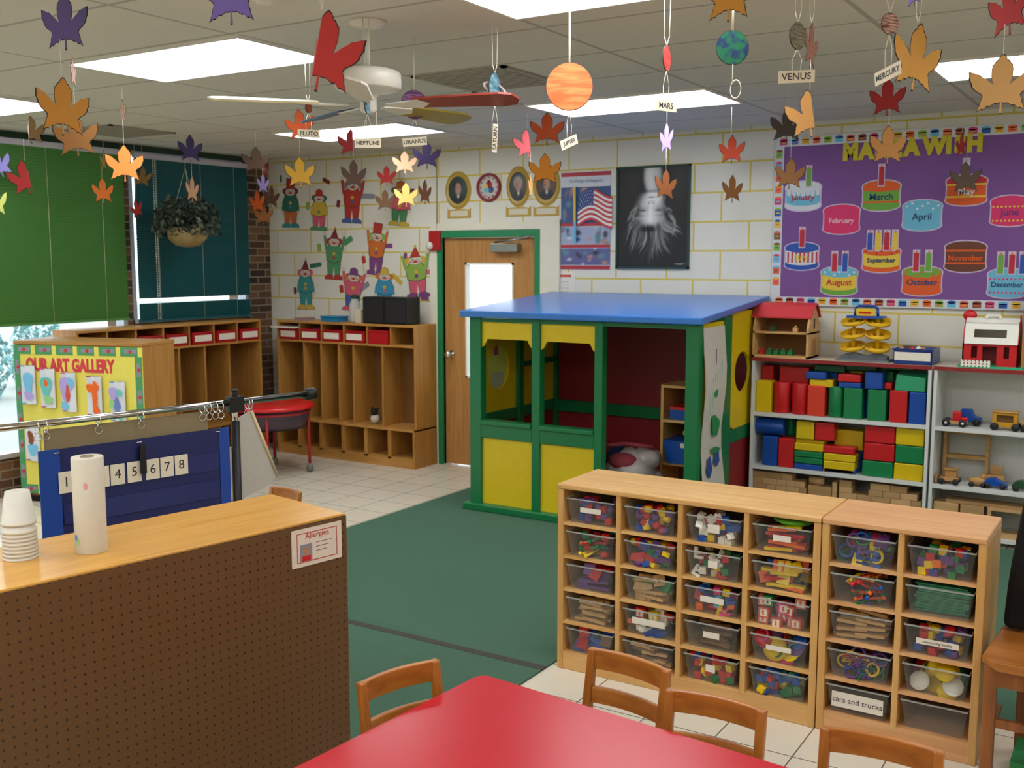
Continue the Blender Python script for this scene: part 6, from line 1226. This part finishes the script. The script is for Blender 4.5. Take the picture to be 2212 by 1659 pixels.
# x, y, height px, width px, colour, tilt deg, chained-to index, label
LV = [(140, 45, 118, 95, '5a4c86', 0, None, 'large purple paper leaf at top left'), (136, 228, 122, 110, 'c0842a', 3, 0, 'large mustard paper leaf hanging below the top left purple one'), (164, 290, 92, 95, '8a5a26', -4, None, 'brown-ochre paper leaf half behind the large mustard one'),
 (67, 280, 58, 24, '8a6a40', 0, None, 'brown paper leaf seen nearly edge-on above the green blind'), (-4, 353, 60, 55, '8a80c8', -20, None, 'lavender paper leaf cut by the left edge of the photo'), (55, 382, 72, 62, 'd03a3a', -12, 3, 'red paper leaf in front of the green blind'), (-6, 432, 70, 40, 'b8c060', 0, None, 'yellow-green paper leaf cut by the left edge below the lavender one'),
 (158, 155, 62, 10, 'd09a80', 0, None, 'peach paper leaf seen edge-on near the top left panel'), (265, 240, 52, 12, 'd0a088', 0, None, 'peach paper leaf seen edge-on above the bright orange leaf'), (269, 352, 78, 82, 'f88434', 0, 8, 'bright orange paper leaf in front of the window mullion'), (224, 345, 46, 12, 'c09a40', 0, None, 'ochre paper leaf seen edge-on beside the bright orange leaf'), (222, 411, 54, 46, 'f88434', -2, 10, 'small bright orange paper leaf on the green blind'),
 (308, 381, 44, 38, '8a6a34', 8, None, 'brown paper leaf half behind the bright orange leaf'), (411, 320, 58, 52, '3c2c66', 0, None, 'dark purple paper leaf above the teal blind'), (498, -22, 140, 130, '7a68b8', 0, None, 'large violet paper leaf cut by the top edge left of the red leaf'), (415, 408, 56, 28, 'b8845a', 2, 13, 'tan paper leaf above the hanging plant'), (295, 450, 42, 26, 'b83030', -15, None, 'small dark red paper leaf at the left of the teal blind'),
 (553, 345, 56, 62, '5a4030', 0, None, 'dark brown paper leaf at the top of the brick corner'), (575, 366, 36, 12, 'e85040', 0, None, 'coral red paper leaf seen edge-on at the brick corner'), (568, 396, 42, 26, '4c3a60', 0, 17, 'dark purple paper leaf in front of the brick corner'), (556, 435, 52, 34, 'ee6a2c', -4, None, 'vivid orange paper leaf in front of the brick corner'), (586, 424, 46, 34, '6c4838', 6, None, 'dull brown paper leaf behind the vivid orange one'), (569, 463, 44, 42, '9a5c28', 0, 20, 'rust paper leaf lowest at the brick corner'),
 (648, 371, 66, 67, 'fcc040', -2, None, 'bright yellow paper leaf in front of the upper clowns'), (648, 268, 64, 64, 'dc5a20', -6, None, 'burnt orange paper leaf over the left end of the middle light'), (697, 108, 172, 150, 'b82a22', 11, None, 'large red paper leaf twisted in front of the ceiling fan'), (758, 307, 56, 46, 'b8363a', 0, None, 'crimson paper leaf below the middle light'), (764, 376, 62, 54, '6e5040', 0, 26, 'brown paper leaf over the red clown head'),
 (835, 379, 42, 42, 'c0302c', 0, None, 'small red paper leaf among the clowns'), (874, 350, 48, 56, 'dcac84', 0, None, 'peach paper leaf right of the clowns'), (922, 334, 58, 62, '4c3c6c', 0, None, 'dark purple paper leaf right of the peach one'), (877, 420, 52, 54, 'f4cc70', 0, 29, 'shiny pale yellow paper leaf below the peach one'), (832, 432, 46, 44, '7e5c40', 0, 28, 'brown paper leaf left of the pale yellow one'), (918, 414, 52, 28, '9a6040', 0, 30, 'rust brown paper leaf turned half edge-on near the portraits'),
 (1182, 277, 68, 76, 'd05624', 0, None, 'orange-red paper leaf under the orange planet'), (1139, 309, 60, 34, 'e86068', -6, None, 'salmon pink paper leaf left of the orange-red one'), (1177, 364, 66, 72, 'e08c24', 0, 34, 'orange paper leaf in front of the right oval portrait'), (1146, 402, 56, 10, 'e0a860', 0, 35, 'pale orange paper leaf seen edge-on between two oval portraits'),
 (1440, 297, 64, 30, '9a84cc', 0, None, 'lavender paper leaf turned half edge-on under a name card'), (1438, 398, 66, 48, '9a5a30', 3, 38, 'rust brown paper leaf in front of the framed black and white photo'), (1581, 322, 60, 56, 'dc5028', 0, None, 'orange-red paper leaf alone on the white wall'), (1582, 407, 58, 44, 'a06a34', 0, 40, 'brown paper leaf below the orange-red one on the white wall'), (1578, -22, 128, 112, 'd89838', 4, None, 'mustard paper leaf cut by the top edge above the green and blue planet'),
 (1752, 97, 96, 28, 'b87a68', 6, None, 'dusty pink paper leaf seen edge-on behind the VENUS card'), (1701, 269, 72, 76, '453630', 3, None, 'very dark brown paper leaf at the top corner of the purple board'), (1748, 244, 100, 46, 'b88444', -8, 43, 'tan paper leaf turned sideways next to the very dark one'), (1707, 374, 66, 66, 'a87444', 4, 44, 'tan paper leaf at the left border of the purple board'),
 (1980, 122, 144, 100, 'e0a44c', 8, None, 'large golden paper leaf at upper right'), (1917, 209, 78, 76, 'a82224', 0, None, 'dark red paper leaf under the MERCURY card'), (1918, 312, 82, 78, 'c88c4c', 0, 48, 'tan paper leaf covering two letters on the purple board'), (2180, 12, 120, 84, 'b02828', -6, None, 'red paper leaf at the top right corner'), (2164, 180, 126, 136, 'c89a5c', 0, 50, 'large tan paper leaf hanging below the top right red one'), (2077, 312, 50, 22, 'b83234', 0, None, 'small red paper leaf over the word WISH'), (2086, 382, 66, 64, '5a483a', -3, 52, 'dark brown paper leaf in front of the May cake'), (1976, -20, 62, 34, '6a4cac', 0, None, 'purple paper leaf just cut by the top edge at right')]
stinv = {}
FOLD = {25: -1, 5: 1, 26: 1, 35: 1, 45: 1, 3: -1}
def fold_mesh(me, side, S):
    """one half of the paper bent back along the middle"""
    me = me.copy(); bm = bmesh.new(); bm.from_mesh(me)
    bmesh.ops.bisect_plane(bm, geom=list(bm.verts)+list(bm.edges)+list(bm.faces), plane_co=(.07*side, 0, 0), plane_no=(1, 0, 0), dist=1e-5)
    a = math.radians(78)
    for v in bm.verts:
        d_ = (v.co.x-.07*side)*side
        if d_ > 1e-5: v.co.x = .07*side+side*d_*math.cos(a); v.co.z += d_*math.sin(a)*S/.18*-1
    bm.to_mesh(me); bm.free(); return me
def room_d(x, y, D):
    d = ray(x, y); 
    for lim in (((XL+.22)/d.x if d.x < 0 else 99), (YB-.22)/d.y): D = min(D, lim)
    if d.z > 0: D = min(D, (ZC-.10-HC)/d.z)
    return D
for i, (x, y, h_, w_, col, tilt, ch, lb) in enumerate(LV):
    D = F*.215/h_ if ch is None else stinv[ch][2]
    D = room_d(x, y-h_*.5, D); pos = at(x, y, D=D); S = h_*D/F/.95
    r = thing('paper_leaf', lb, 'paper leaf', (pos.x, pos.y, pos.z), group='paper leaves hanging from the ceiling')
    view = math.atan2(pos.y, pos.x)-math.pi/2; ratio = min(1, w_/(h_*1.06)); yaw = math.acos(max(.03, ratio))*(1 if i % 2 else -1)
    if i == 25: yaw = -.75
    sx_ = max(1.0, min(1.2, w_/(h_*1.06)))
    if i in FOLD: yaw = .12*FOLD[i]; sx_ = 1.0
    o = bpy.data.objects.new('leaf_blade', fold_mesh(leaf_mesh(col), FOLD[i], S) if i in FOLD else leaf_mesh(col)); scene.collection.objects.link(o); o.parent = r
    o.rotation_euler = (math.pi/2, math.radians(tilt), view+yaw); o.scale = (S*sx_, S, .18)
    topz = ZC-.002-pos.z if ch is None else (stinv[ch][0].z-.34*stinv[ch][1]-pos.z)
    t0 = .46*S
    b = MB(); 
    if topz > t0+.01:
        if ch is None and D < 4.5:
            for dx in (-.007, .007): b.tube([(0, 0, t0), (dx, 0, t0+.03), (dx*1.4, 0, topz)], .0014, STR, 5)
        else: b.cyl((0, 0, t0), (0, 0, topz), .0011, STR, 5)
        b.build('string', r)
    stinv[i] = (pos, S, D)
# ================================================================ planets on strings with name cards
def stripes(name, c1, c2, sc, iso=0):
    m = bpy.data.materials.new(name); m.use_nodes = True; n = m.node_tree.nodes; l = m.node_tree.links
    tc = n.new('ShaderNodeTexCoord'); mp = n.new('ShaderNodeMapping'); mp.inputs['Scale'].default_value = (.9, 1.0, .9) if iso else (.35, sc*.22, .35); nz = n.new('ShaderNodeTexNoise'); nz.inputs['Scale'].default_value = 2; nz.inputs['Distortion'].default_value = .4
    r_ = n.new('ShaderNodeValToRGB'); r_.color_ramp.elements[0].position = .42; r_.color_ramp.elements[1].position = .6; r_.color_ramp.elements[0].color = (*lin(c1), 1); r_.color_ramp.elements[1].color = (*lin(c2), 1)
    l.new(tc.outputs['Object'], mp.inputs[0]); l.new(mp.outputs[0], nz.inputs['Vector']); l.new(nz.outputs['Fac'], r_.inputs[0]); l.new(r_.outputs[0], n['Principled BSDF'].inputs['Base Color']); n['Principled BSDF'].inputs['Roughness'].default_value = .7; return m
pe = mat('planet_edge', '3a3430', .8)
PLN = [ # x,y,hpx,wpx,dist,name,material,card text,(card x,y,wpx,hpx,yaw),label
 (666, 232, 24, 15, 4.9, stripes('pluto_m', '8a3c1c', 'a85a2c', 8), 'PLUTO', (663, 288, 46, 18, .2), 'tiny brown paper planet over the burnt orange leaf'),
 (793, 215, 64, 14, 4.15, stripes('neptune_m', '5a8498', '7aa4b0', 6), 'NEPTUNE', (792, 308, 50, 18, -.1), 'pale blue paper planet seen edge-on before the fan hub'),
 (895, 226, 62, 57, 4.5, stripes('uranus_m', '5e2e66', '9a6a90', 16), 'URANUS', (895, 305, 48, 24, .1), 'purple streaked paper planet by the fan blades'),
 (1069, 192, 68, 26, 4.25, stripes('saturn_m', '3c7488', '8ab0b8', 6), 'SATURN', (1068, 297, 13, 62, 1.3), 'blue ringed paper planet seen nearly edge-on'),
 (1230, 187, 103, 104, 3.95, stripes('jupiter_m', 'e4541c', 'e8743a', 9), 'JUPITER', (1224, 306, 27, 26, .9), 'large orange striped paper planet'),
 (1440, 126, 54, 16, 3.6, stripes('mars_m', 'b0302c', 'c84840', 6), 'MARS', (1443, 227, 30, 22, .8), 'red paper planet seen edge-on'),
 (1582, 103, 73, 70, 3.35, stripes('earth_m', '17744c', '1a3564', 5, 1), '', None, 'green and blue paper planet'),
 (1723, 78, 58, 34, 3.1, stripes('venus_m', '6a6450', '948c74', 16), 'VENUS', (1727, 164, 77, 26, 0), 'grey-brown striped paper planet over the VENUS card'),
 (1922, 51, 45, 35, 2.8, stripes('mercury_m', '6a3020', 'd0a890', 14), 'MERCURY', (1921, 157, 30, 32, -.9), 'small brown and white striped paper planet')]
random.seed(2)
for (x, y, hp, wp, D, m_, tx, card, lb) in PLN:
    pos = at(x, y, D=D); R_ = hp*D/F/2; view = math.atan2(pos.y, pos.x)-math.pi/2; yaw = math.acos(min(1, max(.12, wp/hp)))
    r = thing('paper_planet', lb, 'paper planet', tuple(pos), group='paper planets on strings')
    RM = Matrix.Rotation(view+yaw, 4, 'Z') @ Matrix.Rotation(math.pi/2, 4, 'X')
    b = MB(); b.prism(ell(0, 0, 1, 1, 40), -.003/R_/2, .003/R_/2, pe); b.prism(ell(0, 0, .965, .965, 40), .003/R_/2, .0045/R_/2, m_); b.prism(ell(0, 0, .965, .965, 40), -.0045/R_/2, -.003/R_/2, m_)
    o = b.build('disc', r); o.rotation_euler = (math.pi/2, 0, view+yaw); o.scale = (R_, R_, R_)
    if tx == 'SATURN':
        b = MB(); b.torus((0, 0, 0), R_*.72, R_*.10, mat('ring_pale', 'c0a8a8', .7), Matrix.Rotation(view+.2, 4, 'Z') @ Matrix.Rotation(math.radians(20), 4, 'Y') @ Matrix.Rotation(math.radians(38), 4, 'X') @ Matrix.Diagonal((1, 1, .35, 1)), 32, 8); b.build('ring', r)
    b = MB(); tz = ZC-.002-pos.z
    if wp < hp*.8 or tx in ('VENUS',):
        for s in (-1, 1): v = Vector((math.cos(view), math.sin(view), 0))*.012*s; b.tube([(0, 0, R_*.95), (v.x*.7, v.y*.7, R_+.03), (v.x, v.y, tz)], .0016, STR, 6)
    else: b.cyl((0.002, 0, R_*.95), (.002, 0, tz), .002, STR, 6); b.cyl((-.002, 0, R_*.95), (-.002, 0, tz), .002, STR, 6)
    b.build('string', r)
    if card:
        cx_, cy2, cw, chp, cyaw = card; cpos = at(cx_, cy2, D=D); hh2 = .026*D/3.1*1.0; 
        if tx == 'SATURN': wd_, hh2 = .115, .024
        else: wd_ = .105 if tx != 'VENUS' else .106; hh2 = .036
        q = thing('planet_card', 'cream name card reading %s on a string' % tx, 'name card', (pos.x, pos.y, cpos.z), view+cyaw, group='planet name cards'); tilt = {'SATURN': math.radians(86), 'JUPITER': math.radians(20), 'URANUS': math.radians(6), 'MERCURY': math.radians(10)}.get(tx, 0)
        if tx == 'SATURN': q.rotation_euler = (0, 0, view+.6)
        if tilt: q.rotation_euler = (0, -tilt, q.rotation_euler.z)
        MB().box(-wd_/2, -.0008, -hh2/2, wd_/2, .0008, hh2/2, IVORY).build('card', q); text(tx, min(.028, .15/len(tx)), ink, 'lettering', q, (0, -.0012, 0), WALLROT, .0003, .0003)
        b = MB(); top = pos.z-R_*.95-cpos.z
        if top > hh2/2+.01:
            for s in (-1, 1): b.tube([(s*.012, 0, hh2/2-.004), (s*.014, 0, min(top*.6, hh2/2+.05)), (0, 0, top)], .0012, STR, 5)
            b.build('string', q)
            if tilt: q.children[-1].rotation_euler = (0, tilt, 0)
# loose string under the green and blue planet
pos = at(1582, 190, D=3.35); b = MB(); b.torus((0, 0, -.03), .018, .0015, STR, Matrix.Rotation(math.pi/2, 4, 'X') @ Matrix.Diagonal((1, 1.6, 1, 1)), 18, 5); b.cyl((0, 0, .01), (0, 0, .075), .0015, STR, 5); b.cyl((0, 0, -.06), (0, 0, -.14), .0012, STR, 5)
tag(b.build('string_loop', loc=tuple(pos)), 'white string loop hanging below the green and blue planet', 'string')
